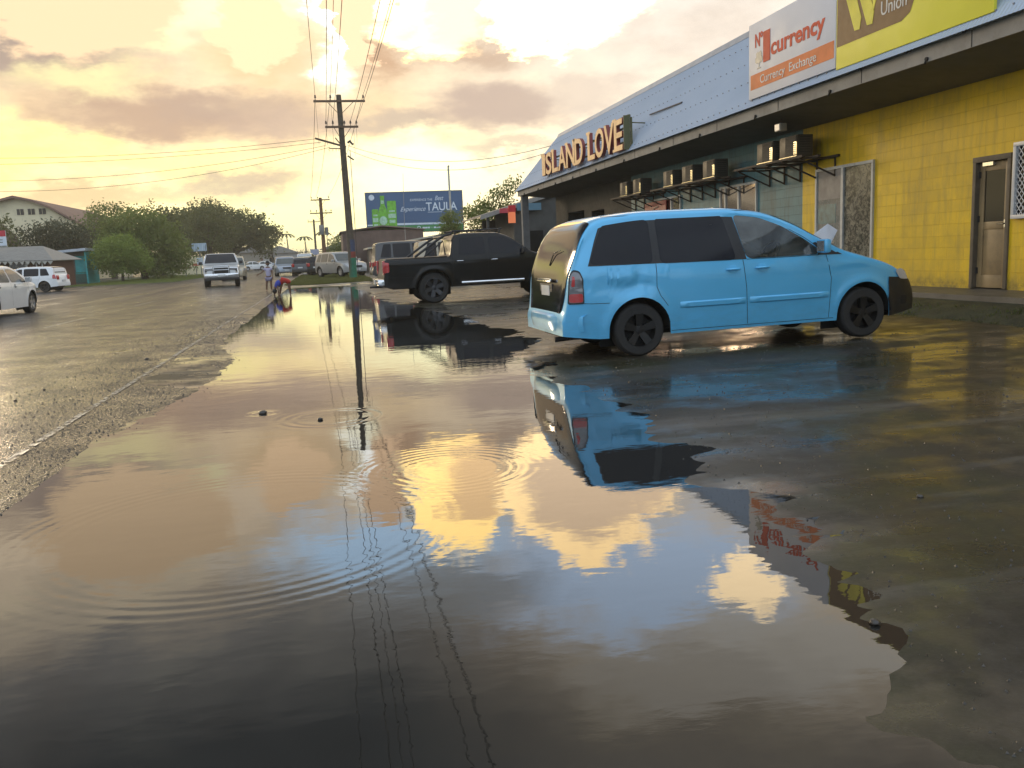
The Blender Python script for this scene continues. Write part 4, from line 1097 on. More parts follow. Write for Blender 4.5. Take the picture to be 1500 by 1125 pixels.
def window_set(y0, y1, z0, z1, mull, glassmats, label, name='window', group=None, par=None):
    """frame, mullion and panes standing 4 cm proud of the wall; y1 is the left edge as seen from the road"""
    fr = MB(); t = .055; x0, x1 = XW-.045, XW+.01
    fr.box(x0, x1, y0, y1, z1-t, z1); fr.box(x0, x1, y0, y1, z0, z0+t); fr.box(x0, x1, y0, y0+t, z0+t, z1-t); fr.box(x0, x1, y1-t, y1, z0+t, z1-t)
    w = onb(fr, name, ALU)
    for m in mull:
        b = MB(); b.box(x0-.008, x1, m-.04, m+.04, z0+t, z1-t); b.build('mullion', ALU, w)
    ed = [y1-t]+[m for m in mull]+[y0+t]
    for i in range(len(ed)-1):
        b = MB(); b.box(XW-.016-.001*i, XW-.006, ed[i+1], ed[i], z0+t, z1-t); b.build('pane', glassmats[i], w)
    return w
def poster_glass(name, cols, seed):
    m, nt, bs = newmat(name)
    pos = nt.node('ShaderNodeNewGeometry').outputs['Position']
    mp = nt.mapping(pos, (1, 1, 1), loc=(seed, seed*.7, 0))
    n = nt.noise(mp, 1.6, 7, .7, dist=.6); n2 = nt.noise(mp, 9., 8, .75, dist=1.2)
    c = nt.ramp(n, [(.34, cols[0]), (.48, cols[1]), (.60, cols[2]), (.72, cols[0])])
    c = nt.mix(nt.ramp(n2, [(.46, 0.), (.54, .85)]), c, cols[3])
    nt.l.new(c, bs.inputs['Base Color']); bs.inputs['Roughness'].default_value = .16
    return m
PG1 = poster_glass('window_with_boards_behind', [(.22, .19, .14), (.26, .24, .20), (.12, .15, .14), (.30, .29, .26)], 3.)
PG2 = poster_glass('window_with_stacked_stock', [(.20, .18, .12), (.30, .27, .20), (.12, .12, .09), (.03, .03, .025)], 8.)
w = window_set(15.04, 17.05, .60, 2.70, [16.05], [PG1, PG2], '')
mb = MB(); mb.box(XW-.022, XW-.017, 16.12, 16.95, 2.05, 2.63); mb.build('inner_blind', simple('grey_blind', (.30, .27, .24), .6, scale=4, vary=.25), w)
mb = MB(); mb.box(XW-.0225, XW-.0175, 16.30, 16.95, 1.55, 1.95); mb.build('teal_notice', simple('teal_notice', (.06, .14, .15), .4, scale=8, vary=.5), w)
WG = simple('sunset_tinted_window', (.62, .50, .42), .06, .75, vary=.1, scale=1)  # peach of the reflected sunset is partly put into the pane colour
w2 = window_set(19.66, 21.68, 1.55, 2.70, [20.6, 21.35], [WG, WG, WG], '')
w3 = window_set(24.3, 26.4, 1.5, 2.70, [25.0], [simple('dark_maroon_glass', (.08, .02, .02), .2), WG], '')
mb = MB(); mb.box(XW-.05, XW-.047, 24.42, 24.9, 1.6, 2.3); mb.build('poster', simple('pink_poster', (.32, .14, .12), .4, scale=9, vary=.6), w3)
red = thing('poster_board', (XW-.07, 26.2, 0), label='dark red poster with pale script on the teal wall between two groups of air conditioners', cat='poster')
mb = MB(); mb.box(-.02, .02, -.9, .9, 1.5, 2.62); mb.build('board', simple('red_poster', (.28, .025, .03), .4, scale=3, vary=.3), red)
mb = MB()
pts = [(-.03, .45, 2.0), (-.03, .3, 2.3), (-.03, 0, 2.42), (-.03, -.3, 2.45)]; mb.tube(pts, .02, 6); mb.tube([(-.03, .1, 2.4), (-.03, .15, 2.1), (-.03, .3, 1.85), (-.03, .1, 1.8)], .022, 6); mb.tube([(-.03, -.05, 2.2), (-.03, -.4, 2.25), (-.03, -.5, 2.1)], .015, 6)
mb.build('script', simple('cream_print', (.5, .4, .3), .5), red)

# timber door with transom frame
DF = simple('door_frame_paint', (.12, .095, .065), .6, dirt=.4, vary=.25); DB = simple('brown_door_paint', (.27, .19, .095), .5, dirt=.35, vary=.2, scale=2)
door = MB(); y0, y1, z0, z1 = 11.62, 12.42, .335, 2.42
door.box(XW-.03, XW+.3, y0, y0+.07, z0, z1); door.box(XW-.03, XW+.3, y1-.07, y1, z0, z1); door.box(XW-.035, XW+.3, y0-.003, y1+.003, z1-.075, z1+.01)
df = onb(door, 'door_frame', DF, bevel=.006)
mb = MB(); a, b = y0+.075, y1-.075
mb.box(XW+.05, XW+.09, a, a+.11, z0+.01, z1-.08); mb.box(XW+.05, XW+.09, b-.11, b, z0+.01, z1-.08); mb.box(XW+.052, XW+.088, a+.11, b-.11, z1-.22, z1-.08)
mb.box(XW+.052, XW+.088, a+.11, b-.11, 1.28, 1.40); mb.box(XW+.052, XW+.088, a+.11, b-.11, z0+.01, .55); mb.box(XW+.065, XW+.08, a+.11, b-.11, .55, 1.28)
dl = mb.build('door', DB, df, bevel=.004)
mb = MB(); mb.box(XW+.066, XW+.078, a+.11, b-.11, 1.40, z1-.22); mb.build('door_glass', glass('black_door_glass', (.008, .008, .009)), df)
mb = MB(); mb.box(XW+.02, XW+.05, a+.02, a+.07, 1.30, 1.42); mb.tube([(XW+.03, a+.05, 1.36), (XW-.01, a+.05, 1.36), (XW-.01, a+.18, 1.36)], .011, 8); mb.build('door_handle', CHR, df)
mb = MB()
for z in (.62, 1.45, 2.15): mb.box(XW+.035, XW+.052, b-.03, b+.01, z-.05, z+.05)
mb.build('hinge', BLK, df)
mb = MB(); mb.box(XW+.0, XW+.05, 12.02, 12.24, z1-.14, z1-.085); mb.build('door_closer', CHR, df)
# diamond mesh security window at the picture edge
fr = MB(); y0, y1, z0, z1 = 9.9, 11.52, 1.42, 2.56
WP = simple('white_security_frame', (.62, .62, .62), .4)
fr.box(XW-.09, XW+.0, y0, y1, z1-.06, z1); fr.box(XW-.09, XW, y0, y1, z0, z0+.06); fr.box(XW-.09, XW, y0, y0+.06, z0+.06, z1-.06); fr.box(XW-.09, XW, y1-.06, y1, z0+.06, z1-.06)
sw = onb(fr, 'security_window', WP, bevel=.006)
mb = MB(); mb.box(XW-.03, XW-.02, y0+.06, y1-.06, z0+.06, z1-.06); mb.build('pane', GL_DARK, sw)
mb = MB()
def clipseg(p, d, lo, hi):
    t0, t1 = -9, 9
    for i in (0, 1):
        if abs(d[i]) > 1e-6:
            a, b = (lo[i]-p[i])/d[i], (hi[i]-p[i])/d[i]; t0 = max(t0, min(a, b)); t1 = min(t1, max(a, b))
    return (t0, t1) if t1 > t0+.01 else None
for sgn in (-1, 1):
    for k in range(-30, 50):
        p = (y0+k*.085, z0); d = (.8, sgn*1.)
        c = clipseg(p, d, (y0+.06, z0+.06), (y1-.06, z1-.06))
        if c: mb.bar((XW-.06-.004*sgn, p[0]+d[0]*c[0], p[1]+d[1]*c[0]), (XW-.06-.004*sgn, p[0]+d[0]*c[1], p[1]+d[1]*c[1]), .007, .012)
mb.build('diamond_mesh', WP, sw)
# dark shopfront bay, pilaster and door at the far end
mb = MB(); mb.box(XW+.72, XW+.80, 31.62, 33.18, .33, 2.69); onb(mb, 'shop_door', simple('brown_shutter', (.09, .055, .03), .6, scale=2, vary=.3))
mb = MB(); mb.box(XW+1.1, XW+1.19, 34.22, 36.58, .33, 2.79); dd = onb(mb, 'glazed_entrance', glass('entrance_glass', (.02, .02, .025)))
mb = MB(); mb.box(XW+1.06, XW+1.1, 35.35, 35.43, .35, 2.79); mb.tube([(XW+1.03, 35.25, 1.1), (XW+1.03, 35.25, 1.8)], .018, 8); mb.build('pull_handle', CHR, dd)
mb = MB(); mb.box(XF+.05, XF+.35, Y1+.5, Y1+.8, .0, 3.80); onb(mb, 'corner_post', simple('grey_post', (.16, .16, .16), .7, dirt=.3))

# ---------------- signs on the roof band
XS = 8.85
WHT = simple('white_sign_panel', (.66, .66, .70), .5, scale=.8, vary=.05)
ORG = simple('orange_print', (.72, .20, .06), .55, spec=.3); REDP = simple('red_orange_print', (.62, .07, .025), .55, spec=.3); CREAM = simple('pale_print', (.75, .72, .66), .5, spec=.3)
GRYP = simple('grey_print', (.22, .23, .20), .4)
YSG = simple('yellow_sign_panel', (.82, .74, .05), .5, scale=.8, vary=.06); BRP = simple('brown_print', (.20, .11, .04), .5, spec=.3); YEP = simple('yellow_print', (.80, .70, .08), .5, spec=.3)
def posts(root, ya, yb, n, x, z0, z1):
    mb = MB()
    for k in range(n):
        y = ya+(yb-ya)*(k+.5)/n
        mb.box(x+.052, x+.11, y-.03, y+.03, z0-.13, z1-.1)
        zz = z1-.25; mb.bar((x+.1, y, zz), (min(xt, xb+(xt-xb)*(zz-.05-zb_)/(zt_-zb_)), y, zz-.05), .03)
    mb.build('support', simple('sign_support', (.12, .11, .10), .6, .4), root)
s1 = thing('currency_sign', (XS, 15.5, 0), label='white roof sign reading No 1 currency with an orange Currency Exchange band', cat='sign')
def ons(mb, nm, mt, root, **k):
    o = mb.build(nm, mt, root, **k); o.location = -Vector(root.location); return o
def shift(o, root): o.location = -Vector(root.location); return o
ya, yb, z0, z1 = 17.11, 13.98, 4.15, 5.62
ons(MB().box(XS, XS+.05, yb, ya, z0, z1), 'panel', WHT, s1, bevel=.008)
ons(MB().box(XS-.004, XS, 14.02, 17.03, 4.33, 4.62), 'orange_band', ORG, s1)
DX, DZ = (0, -1, 0), (0, 0, 1)
shift(text_obj('currency', 'lettering', REDP, s1, .44, (XS-.004, 16.20, 4.86), DX, DZ, width=1.90, offset=.012), s1)
shift(text_obj('1', 'numeral', REDP, s1, .80, (XS-.006, 16.50, 4.80), DX, DZ, width=.27, offset=.02), s1)
shift(text_obj('N\u00ba', 'lettering', REDP, s1, .36, (XS-.004, 16.84, 5.14), DX, DZ, width=.32, offset=.01), s1)
shift(text_obj('Currency  Exchange', 'lettering', CREAM, s1, .23, (XS-.008, 16.62, 4.40), DX, DZ, width=2.05), s1)
mb = MB()
for (a, b, r) in ((0, .0, .09), (-.09, -.02, .06), (.09, -.02, .06), (-.05, .07, .06), (.05, .07, .06)):
    mb.add([(XS-.004-.0004*r*100, 16.68+a+r*cos(2*pi*k/10)*(1+.2*(k % 2)), 4.90+b+r*sin(2*pi*k/10)*(1+.2*(k % 2))) for k in range(10)], [tuple(range(10))])
mb.box(XS-.006, XS-.001, 16.665, 16.695, 4.72, 4.86); mb.box(XS-.006, XS-.001, 16.60, 16.76, 4.70, 4.72); ons(mb, 'tree_emblem', GRYP, s1)
posts(s1, ya, yb, 3, XS, z0, z1)
for o in s1.children:
    if o.name.startswith('support'): o.location = -Vector(s1.location)
s2 = thing('money_transfer_sign', (XS, 12.1, 0), label='yellow and brown money transfer sign cropped by the top of the picture', cat='sign')
ya, yb, z0, z1 = 13.955, 10.33, 4.11, 5.62
ons(MB().box(XS, XS+.05, yb, ya, z0, z1), 'panel', YSG, s2, bevel=.008)
mb = MB(); mb.add([(XS-.004, 13.93, 4.475), (XS-.004, 12.22, 4.475), (XS-.004, 12.02, 4.56), (XS-.004, 11.45, 5.60), (XS-.004, 13.93, 5.60)], [(0, 1, 2, 3, 4)]); ons(mb, 'brown_field', BRP, s2)
mb = MB()
for dy in (0, .34):
    pts = [(13.68-dy, 5.22), (13.42-dy, 5.24), (13.24-dy, 4.80), (13.28-dy, 4.62), (13.42-dy, 4.63)]
    mb.prism(pts, lambda a, b, t: (t, a, b), XS-.010, XS-.004)
pts = [(12.98, 5.24), (12.80, 5.25), (12.80, 5.10), (12.92, 4.80)]; mb.prism(pts, lambda a, b, t: (t, a, b), XS-.010, XS-.004)
ons(mb, 'emblem', YEP, s2)
shift(text_obj('Western', 'lettering', CREAM, s2, .31, (XS-.006, 12.72, 4.98), DX, DZ, width=.98), s2)
shift(text_obj('Union', 'lettering', CREAM, s2, .31, (XS-.006, 12.72, 4.68), DX, DZ, width=.62), s2)
posts(s2, ya, yb, 3, XS, z0, z1)
for o in s2.children:
    if o.name.startswith('support'): o.location = -Vector(s2.location)
s3 = thing('letter_sign', (XS, 29.3, 0), label='ISLAND LOVE sign of tall cream letters with dark red edges standing on the roof band', cat='sign')
LC = simple('sunset_cream_letter_face', (.90, .50, .20), .5, scale=3, vary=.2, dirt=.2); LR = simple('dark_red_letter_edge', (.20, .03, .025), .5); LG = simple('olive_backing', (.10, .10, .04), .6, dirt=.4)  # cream faces have the orange of the sunset light put into their colour
yL, yR = 34.2, 24.45
LET = [('I', 34.15, .55), ('S', 33.45, .95), ('L', 32.35, .9), ('A', 31.35, 1.1), ('N', 30.20, 1.1), ('D', 29.0, 1.0), ('L', 27.6, .85), ('O', 26.7, .95), ('V', 25.85, 1.0), ('E', 24.95, .62)]
LET = [('I', 34.15, .45), ('S', 33.55, .95), ('L', 32.50, .95), ('A', 31.50, 1.15), ('N', 30.30, 1.2), ('D', 29.0, 1.05), ('L', 27.55, .85), ('O', 26.70, 1.05), ('V', 25.98, .0), ('E', 0, 0)]
LET = [('I', 34.15, .5), ('S', 33.55, .85), ('L', 32.6, .85), ('A', 31.7, 1.05), ('N', 30.6, 1.05), ('D', 29.5, .95), ('L', 28.0, .78), ('O', 27.2, .92), ('V', 26.25, .92), ('E', 25.3, .75)]
for ch, y, w in LET:
    zb2 = 4.20-.013*(34.15-y)
    hgt = .80+.012*(34.15-y)
    o = text_obj(ch, 'letter', LR, s3, hgt*1.38, (XS-.10, y, zb2), DX, DZ, width=w, extrude=.05, offset=.026, bevel=.006); shift(o, s3)
    f = text_obj(ch, 'letter_face', LC, s3, hgt*1.38, (XS-.158, y-.005, zb2), DX, DZ, width=w-.01, extrude=.006, offset=.018); f.location = -Vector(s3.location); 
    if ch in 'ILNDE':   # slab serifs
        mb = MB(); hh = hgt
        if ch in 'IL': mb.box(XS-.166, XS-.153, y-.30, y+.10, zb2+hh-.07, zb2+hh+.02)
        if ch == 'N': mb.box(XS-.166, XS-.153, y-.2, y+.12, zb2+hh-.06, zb2+hh+.02); mb.box(XS-.166, XS-.153, y-w-.1, y-w+.2, zb2+hh-.06, zb2+hh+.02)
        if ch in 'DE': mb.box(XS-.166, XS-.153, y-.2, y+.12, zb2+hh-.06, zb2+hh+.02); mb.box(XS-.166, XS-.153, y-.2, y+.12, zb2-.02, zb2+.06)
        ons(mb, 'serif', LC, s3)
mb = MB()
for z in (4.35, 4.75): mb.bar((XS+.02, yL, z), (XS+.02, yR, z-.05), .05)
for k in range(6): y = yL-.3-k*1.9; mb.box(XS+.04, XS+.09, y-.03, y+.03, 4.02, 4.95); mb.bar((XS+.06, y, 4.8), (xb+(xt-xb)*(.8)/(zt_-zb_)+.02, y, 4.78), .03)
ons(mb, 'support', LG, s3)
mb = MB(); mb.box(XS-.17, XS+.02, 24.38, 24.42, 4.04, 5.0); mb.box(XS-.02, XS+.06, 24.42, 25.2, 4.96, 5.03); ons(mb, 'end_board', LG, s3)
pipe = MB().tube([(9.42, 24.2, 4.98), (9.42, 21.9, 4.93)], .022, 8); tag(pipe.build('roof_pipe', simple('dark_pipe', (.06, .06, .07), .5)), 'thin dark pipe on the silver roof to the right of the ISLAND LOVE letters', 'pipe')

# ---------------- air conditioners on bracket shelves
ACM = simple('air_conditioner_case', (.075, .065, .05), .5, .2, dirt=.5, vary=.2); ACF = simple('air_conditioner_front', (.035, .032, .028), .65)
ACS = simple('polished_ac_strip', (.72, .66, .5), .16, .9)
BRK = simple('rusty_bracket', (.05, .035, .025), .7)
def make_ac():
    r = thing('air_conditioner', (0, 0, 0))
    mb = MB(); mb.box(0, .36, -.36, .36, 0, .44); c = mb.build('case', ACM, r, bevel=.012)
    mb = MB(); mb.box(-.012, 0, -.33, .10, .03, .43)
    for k in range(9): mb.box(-.020, -.012, -.32, .09, .05+k*.042, .062+k*.042)
    mb.build('grille', ACF, r)
    mb = MB(); mb.box(-.016, 0, -.355, -.235, .04, .30); mb.box(-.015, 0, -.355, .355, .0, .018); mb.build('trim', ACS, r)
    for k in range(7):
        pass
    mb = MB()
    for k in range(7): mb.box(.06, .30, -.366, -.36, .08+k*.05, .10+k*.05)
    mb.build('side_louvre', ACF, r)
    return r
proto = make_ac(); first = True
AC = [(27.45, 'left one of the two air conditioners farthest along the wall'), (26.2, 'right one of the two air conditioners farthest along the wall'),
      (23.65, 'leftmost air conditioner on the middle shelf above the red poster'), (22.3, 'middle air conditioner on the three unit shelf'), (20.95, 'rightmost air conditioner on the three unit shelf'),
      (18.05, 'left air conditioner on the shelf nearest the yellow wall'), (17.05, 'right air conditioner beside the yellow wall, the nearest of all')]
for y, lab in AC:
    o = proto if first else copy_tree(proto); first = False
    o.location = (9.72, y, 2.90 if y > 19 else 2.96)
    tag(o, 'boxy '+lab, 'air conditioner', 'air conditioners along the shop wall')
for (ya, yb, z, n, lab) in ((28.3, 25.5, 2.88, 4, 'rusty bracket shelf under the two farthest air conditioners'), (24.6, 20.2, 2.88, 6, 'rusty bracket shelf under the middle three air conditioners'), (19.2, 16.2, 2.94, 5, 'rusty bracket shelf at the corner of teal and yellow walls')):
    r = thing('bracket_shelf', (XW, (ya+yb)/2, z), label=lab, cat='shelf', group='air conditioner shelves')
    mb = MB(); h = (ya-yb)/2; mb.box(-.86, -.80, -h, h, -.05, -.004); mb.box(-.06, 0, -h, h, -.05, -.004); mb.box(-.5, -.44, -h, h, -.045, -.006); mb.build('rail', BRK, r)
    for k in range(n):
        y = -h+.15+(2*h-.3)*k/(n-1); mb = MB(); mb.bar((-.84, y, -.06), (-.01, y, -.06), .035); mb.bar((-.80, y, -.08), (-.02, y, -.42), .03); mb.bar((-.02, y, -.05), (-.02, y, -.44), .03); mb.build('bracket', BRK, r)
lamp = thing('flood_lamp', (9.35, 16.7, 3.72), label='small flood lamp hanging under the eave near the currency sign', cat='lamp')
mb = MB(); mb.box(-.08, .08, -.11, .11, -.26, -.10); mb.build('housing', simple('lamp_housing', (.35, .34, .31), .4, .3), lamp, bevel=.015)
mb = MB(); mb.box(-.088, -.08, -.09, .09, -.24, -.12); mb.build('lens', CLRL, lamp)
mb = MB(); mb.tube([(0, 0, 0), (0, 0, -.10)], .02, 8); mb.build('bracket', BRK, lamp)

# ---------------- annex beyond the block
an = thing('lean_to_shop', (12, 44, 0), label='low grey lean-to shop with a sloping roof just beyond the silver roofed block', cat='building')
def ona(mb, nm, mt, **k):
    o = mb.build(nm, mt, an, **k); o.location = (-12, -44, 0); return o
GW = simple('dark_block_wall', (.07, .07, .065), .8, scale=1.5, vary=.25, dirt=.3)
mb = MB(); mb.prism([(9.75, 0), (20, 0), (20, 3.5), (12.2, 4.27), (9.75, 3.56)], lambda a, b, t: (a, t, b), 44.75, 49.8); ona(mb, 'wall', GW)
mb = MB(); mb.prism([(8.0, 3.08), (12.2, 4.3), (12.2, 4.38), (8.0, 3.16)], lambda a, b, t: (a, t, b), 44.6, 51); mb.prism([(12.2, 4.38), (20, 3.6), (20, 3.5), (12.2, 4.3)], lambda a, b, t: (a, t, b), 44.6, 51); ona(mb, 'roof', simple('dull_roofing', (.16, .14, .11), .5, .2, dirt=.4))
mb = MB(); mb.prism([(7.96, 2.95), (12.2, 4.16), (12.2, 4.36), (7.96, 3.17)], lambda a, b, t: (a, t, b), 44.55, 44.6); ona(mb, 'barge_board', FASC)
mb = MB(); mb.box(9.9, 11.2, 44.5, 44.56, 3.35, 3.72); ona(mb, 'blue_board', simple('blue_board', (.10, .2, .26), .5))
mb = MB(); mb.box(8.3, 8.42, 44.7, 44.82, 0, 3.1); mb.box(9.0, 20, 49.9, 50.0, 0, 3.1); ona(mb, 'post', GW)
mb = MB(); mb.box(10.6, 11.3, 44.68, 44.74, .1, 2.3); ona(mb, 'doorway', glass('entrance_dark', (.02, .02, .02)))
rs = thing('hanging_sign', (9.55, 44.3, 0), label='red topped orange hanging sign under the lean-to eave', cat='sign')
mb = MB(); mb.box(-.18, .20, -.03, .03, 2.72, 3.50); mb.build('panel', simple('orange_lit_panel', (.75, .20, .08), .4, vary=.1, emis=((1, .25, .1), .25)), rs)
mb = MB(); mb.box(-.16, .22, -.036, .036, 3.28, 3.62); mb.build('red_panel', simple('red_panel', (.55, .02, .03), .4), rs)
mb = MB(); mb.box(-.62, -.16, -.03, .03, 3.24, 3.48); mb.build('side_panel', simple('pink_panel', (.55, .06, .08), .4), rs)
mb = MB(); mb.tube([(0, 0, 3.6), (0, 0, 3.75)], .02, 6); mb.build('hanger', BLK, rs)
# ------------------------------------------------------------------ poles and wires
TIM = simple('weathered_pole_timber', (.085, .065, .045), .85, vary=.3, scale=4, bump=.4, bscale=18)
PORC = simple('porcelain', (.12, .09, .07), .3); GALV = simple('galvanised_steel', (.2, .2, .19), .5, .6)
WIRE = simple('wire', (.035, .03, .028), .6)
pole = thing('power_pole', (1.55, 54, .05), label='tall timber power pole with two crossarms, its foot painted blue, red and green', cat='power pole')
def onp(mb, nm, mt, r=pole, **k): return mb.build(nm, mt, r, **k)
lean = lambda z: -.012*z
onp(MB().tube([(lean(0), 0, 0), (lean(3), 0, 3), (lean(7), 0, 7), (lean(10.85), 0, 10.85)], [.235, .21, .18, .15], 14), 'shaft', TIM, smooth=True)
for z0, z1, nm, c in ((.0, 1.25, 'green_paint', (.02, .17, .09)), (1.25, 1.62, 'red_paint', (.22, .035, .02)), (1.62, 2.35, 'blue_paint', (.035, .05, .10))):
    onp(MB().lathe([(.237-.007*z0, z0), (.237-.007*z1, z1)], 18), nm, simple(nm, c, .6, vary=.3, dirt=.4))
def crossarm(z, xa, xb_, pins, r, y=-.20, brace=.8):
    mb = MB(); mb.box(xa, xb_, y-.05, y+.05, z-.06, z+.06); mb.bar((xa*.5, y, z-.05), (lean(z), y+.05, z-brace), .03); mb.bar((xb_*.5, y, z-.05), (lean(z), y+.05, z-brace), .03)
    a = mb.build('crossarm', simple('crossarm_timber', (.14, .085, .05), .8), r)
    for x in pins:
        mb = MB(); mb.lathe([(.02, 0), (.02, .12), (.06, .13), (.07, .19), (.04, .21), (.055, .25), (.03, .30), (.001, .31)], 10, 'Z', (x, y, z+.06)); mb.build('insulator', PORC, r, smooth=True)
crossarm(10.46, -1.62, 1.40, (-1.50, -.62, 1.30), pole)
crossarm(8.98, -1.05, .90, (-.98, -.58, .10, .45, .80), pole)
mb = MB(); mb.bar((-1.68, -.35, 8.32), (.1, -.1, 7.82), .09, .1); mb.bar((-.9, -.2, 7.75), (.1, -.1, 7.72), .05); mb.bar((-.5, -.25, 8.35), (-.2, -.15, 7.95), .05); onp(mb, 'cable_arm', TIM)
mb = MB(); mb.tube([(.2, -.2, 8.05), (.34, -.2, 8.15), (.45, -.2, 8.0), (.55, -.2, 7.95)], [.06, .08, .06, .07], 8); mb.tube([(.15, -.2, 7.3), (.5, -.2, 7.05)], [.05, .04], 6)
for x in (-.95, -.75, -.55, -.4): mb.tube([(x, -.3, 7.72), (x+.05, -.3, 7.55), (x+.1, -.3, 7.75)], .012, 5)
onp(mb, 'switch_gear', BLK)
mb = MB()
for (x, z0, z1) in ((-1.5, 10.4, 8.0), (-.62, 10.4, 7.9), (.62, 8.9, 7.3), (.78, 8.9, 8.0), (-1.0, 8.9, 7.95)): mb.tube([(x, -.25, z0), (x*.98, -.25, z1)], .010, 4)
mb.tube([(.32, -.1, 7.6), (.30, -.1, 2.3), (.31, -.1, .1)], .018, 6); onp(mb, 'dropper_cable', WIRE)
pole2 = thing('power_pole', (-.16, 97, 0), label='smaller power pole with a transformer, farther down the verge', cat='power pole')
onp(MB().tube([(0, 0, 0), (0, 0, 7.9)], [.24, .17], 12), 'shaft', simple('russet_pole_timber', (.16, .08, .04), .85), pole2, smooth=True)  # redder, paler brown than the timber of the other poles
crossarm(7.65, -1.05, 1.0, (-.95, -.3, .9), pole2); crossarm(6.25, -1.2, 1.15, (-1.1, -.5, .5, 1.05), pole2)
mb = MB(); mb.lathe([(.001, 3.95), (.26, 3.95), (.28, 4.2), (.28, 4.9), (.24, 4.98), (.001, 5.0)], 14, 'Z', (-.1, -.42, 0)); mb.lathe([(.001, 3.9), (.2, 3.9), (.2, 4.7), (.001, 4.75)], 12, 'Z', (.42, -.3, 0)); onp(mb, 'transformer', GALV, pole2, smooth=True)
onp(MB().tube([(.45, -.1, 0), (.40, -.1, 4.0)], .04, 6), 'conduit', TIM, pole2)
pole3 = thing('power_pole', (-1.6, 150, 0), label='farthest and smallest power pole down the road', cat='power pole')
onp(MB().tube([(0, 0, 0), (0, 0, 8)], [.2, .15], 8), 'shaft', TIM, pole3); crossarm(7.6, -1, 1, (-.9, .9), pole3)
def wire(a, b, sag, name='overhead_wire', label=None, r=.011, group='overhead wires', n=28):
    a = Vector(a); b = Vector(b); pts = []
    for k in range(n+1):
        t = k/n; p = a.lerp(b, t); p.z -= sag*4*t*(1-t); pts.append(p)
    o = MB().tube(pts, r, 5, False).build(name, WIRE, smooth=True); tag(o, label, 'wire', group); return o
px, py = 1.55, 53.8
WW = [((-1.50, 10.8), (-1.6, 10.9), 'left outer wire from the top crossarm of the tall pole'), ((-.62, 10.8), (-.7, 10.9), 'inner left wire from the top crossarm of the tall pole'), ((1.30, 10.8), (1.2, 10.9), 'right outer wire from the top crossarm of the tall pole'),
      ((-.98, 9.3), (-1.0, 9.5), 'left outer wire from the lower crossarm of the tall pole'), ((-.58, 9.3), (-.55, 9.5), 'inner left wire from the lower crossarm of the tall pole'), ((.45, 9.3), (.5, 9.5), 'inner right wire from the lower crossarm of the tall pole'), ((.80, 9.3), (.9, 9.5), 'right outer wire from the lower crossarm of the tall pole')]
for (xa, za), (xb2, zb2), lab in WW:
    wire((px+xa, py, za+.05), (px+xb2-.1, -14, zb2-.6), .9, label=lab+' passing overhead', r=.012)
for (xa, za), (xb2, zb2), lab in WW[:3]:
    wire((px+xa, py, za+.05), (-.16+xb2*.65, 96.8, 7.95), .8, label=lab.replace(' from the top crossarm of the tall pole', '')+' running on to the second pole', r=.014)
for x, zz in ((-1.6, 8.3), (-1.2, 8.15), (-.9, 7.85), (-1.55, 8.25)):
    pass
for i, (za, zb2, sg_, yb_) in enumerate(((8.35, 8.9, .7, 60), (8.15, 8.35, .6, 60.5), (7.95, 7.7, 1.1, 61), (7.85, 7.4, 1.5, 61.5))):
    wire((px-1.6+.25*i, 53.7, za), (-30, yb_, zb2), sg_, label=['topmost', 'second', 'third', 'lowest, most slack'][i]+' cable crossing the road to the left', r=.012, group='cables crossing the road')
wire((px+.2, 53.8, 7.95), (10.6, 37.2, 5.9), .9, label='upper service cable from the tall pole to the silver roof end', r=.012, group='service cables')
wire((px+.2, 53.8, 7.7), (10.6, 37.3, 5.7), 1.1, label='lower service cable from the tall pole to the silver roof end', r=.012, group='service cables')
mast = thing('mast', (10.68, 74, 0), label='slim white mast in front of the billboard', cat='mast')
MB().tube([(0, 0, 0), (-.03, 0, 8.6)], [.10, .08], 10).build('shaft', simple('pale_mast_paint', (.4, .38, .33), .6), mast, smooth=True); MB().lathe([(.10, 8.6), (.11, 8.62), (.001, 8.72)], 8).build('cap', GALV, mast)
tag(MB().tube([(6.9, 76, 0), (6.85, 76, 4), (6.98, 76, 8.3)], [.03, .022, .012], 6).build('antenna', simple('antenna_grey', (.25, .24, .22), .5)), 'thin whip antenna rising behind the billboard', 'antenna')

# ------------------------------------------------------------------ billboard
bb = thing('billboard', (8.7, 85, 0), label='blue roadside billboard advertising green bottled beer, on steel posts', cat='billboard')
bx0, bx1 = -4.6, 4.72
def bz(x, t): return lerp([(bx0, 3.75), (bx1, 3.42)], x)*(1-t)+lerp([(bx0, 7.38), (bx1, 7.33)], x)*t
bz0, bz1 = 3.58, 7.36
BLUE = simple('billboard_blue', (.04, .10, .21), .4, scale=.3, vary=.1); GRN = simple('billboard_green', (.04, .22, .06), .4, scale=.5); LTX = simple('billboard_white', (.62, .68, .74), .4)
MB().box(bx0, bx1, 0, .12, bz0, bz1).build('panel', BLUE, bb)
mb = MB(); t = .07; mb.box(bx0-t, bx1+t, -.03, .15, bz1, bz1+t); mb.box(bx0-t, bx1+t, -.03, .15, bz0-t, bz0); mb.box(bx0-t, bx0, -.03, .15, bz0, bz1); mb.box(bx1, bx1+t, -.03, .15, bz0, bz1); mb.build('frame', GALV, bb)
MB().box(bx0+.02, bx1-.02, -.012, 0, bz0+.02, bz0+.62).build('green_band', GRN, bb)
mb = MB(); mb.add([(bx0+.02, -.016, bz0+.70), (bx1-.02, -.016, bz0+.62), (bx1-.02, -.016, bz0+.78), (bx0+3, -.016, bz0+.86), (bx0+.02, -.016, bz0+.80)], [(0, 1, 2, 3, 4)]); mb.build('white_stripe', LTX, bb)
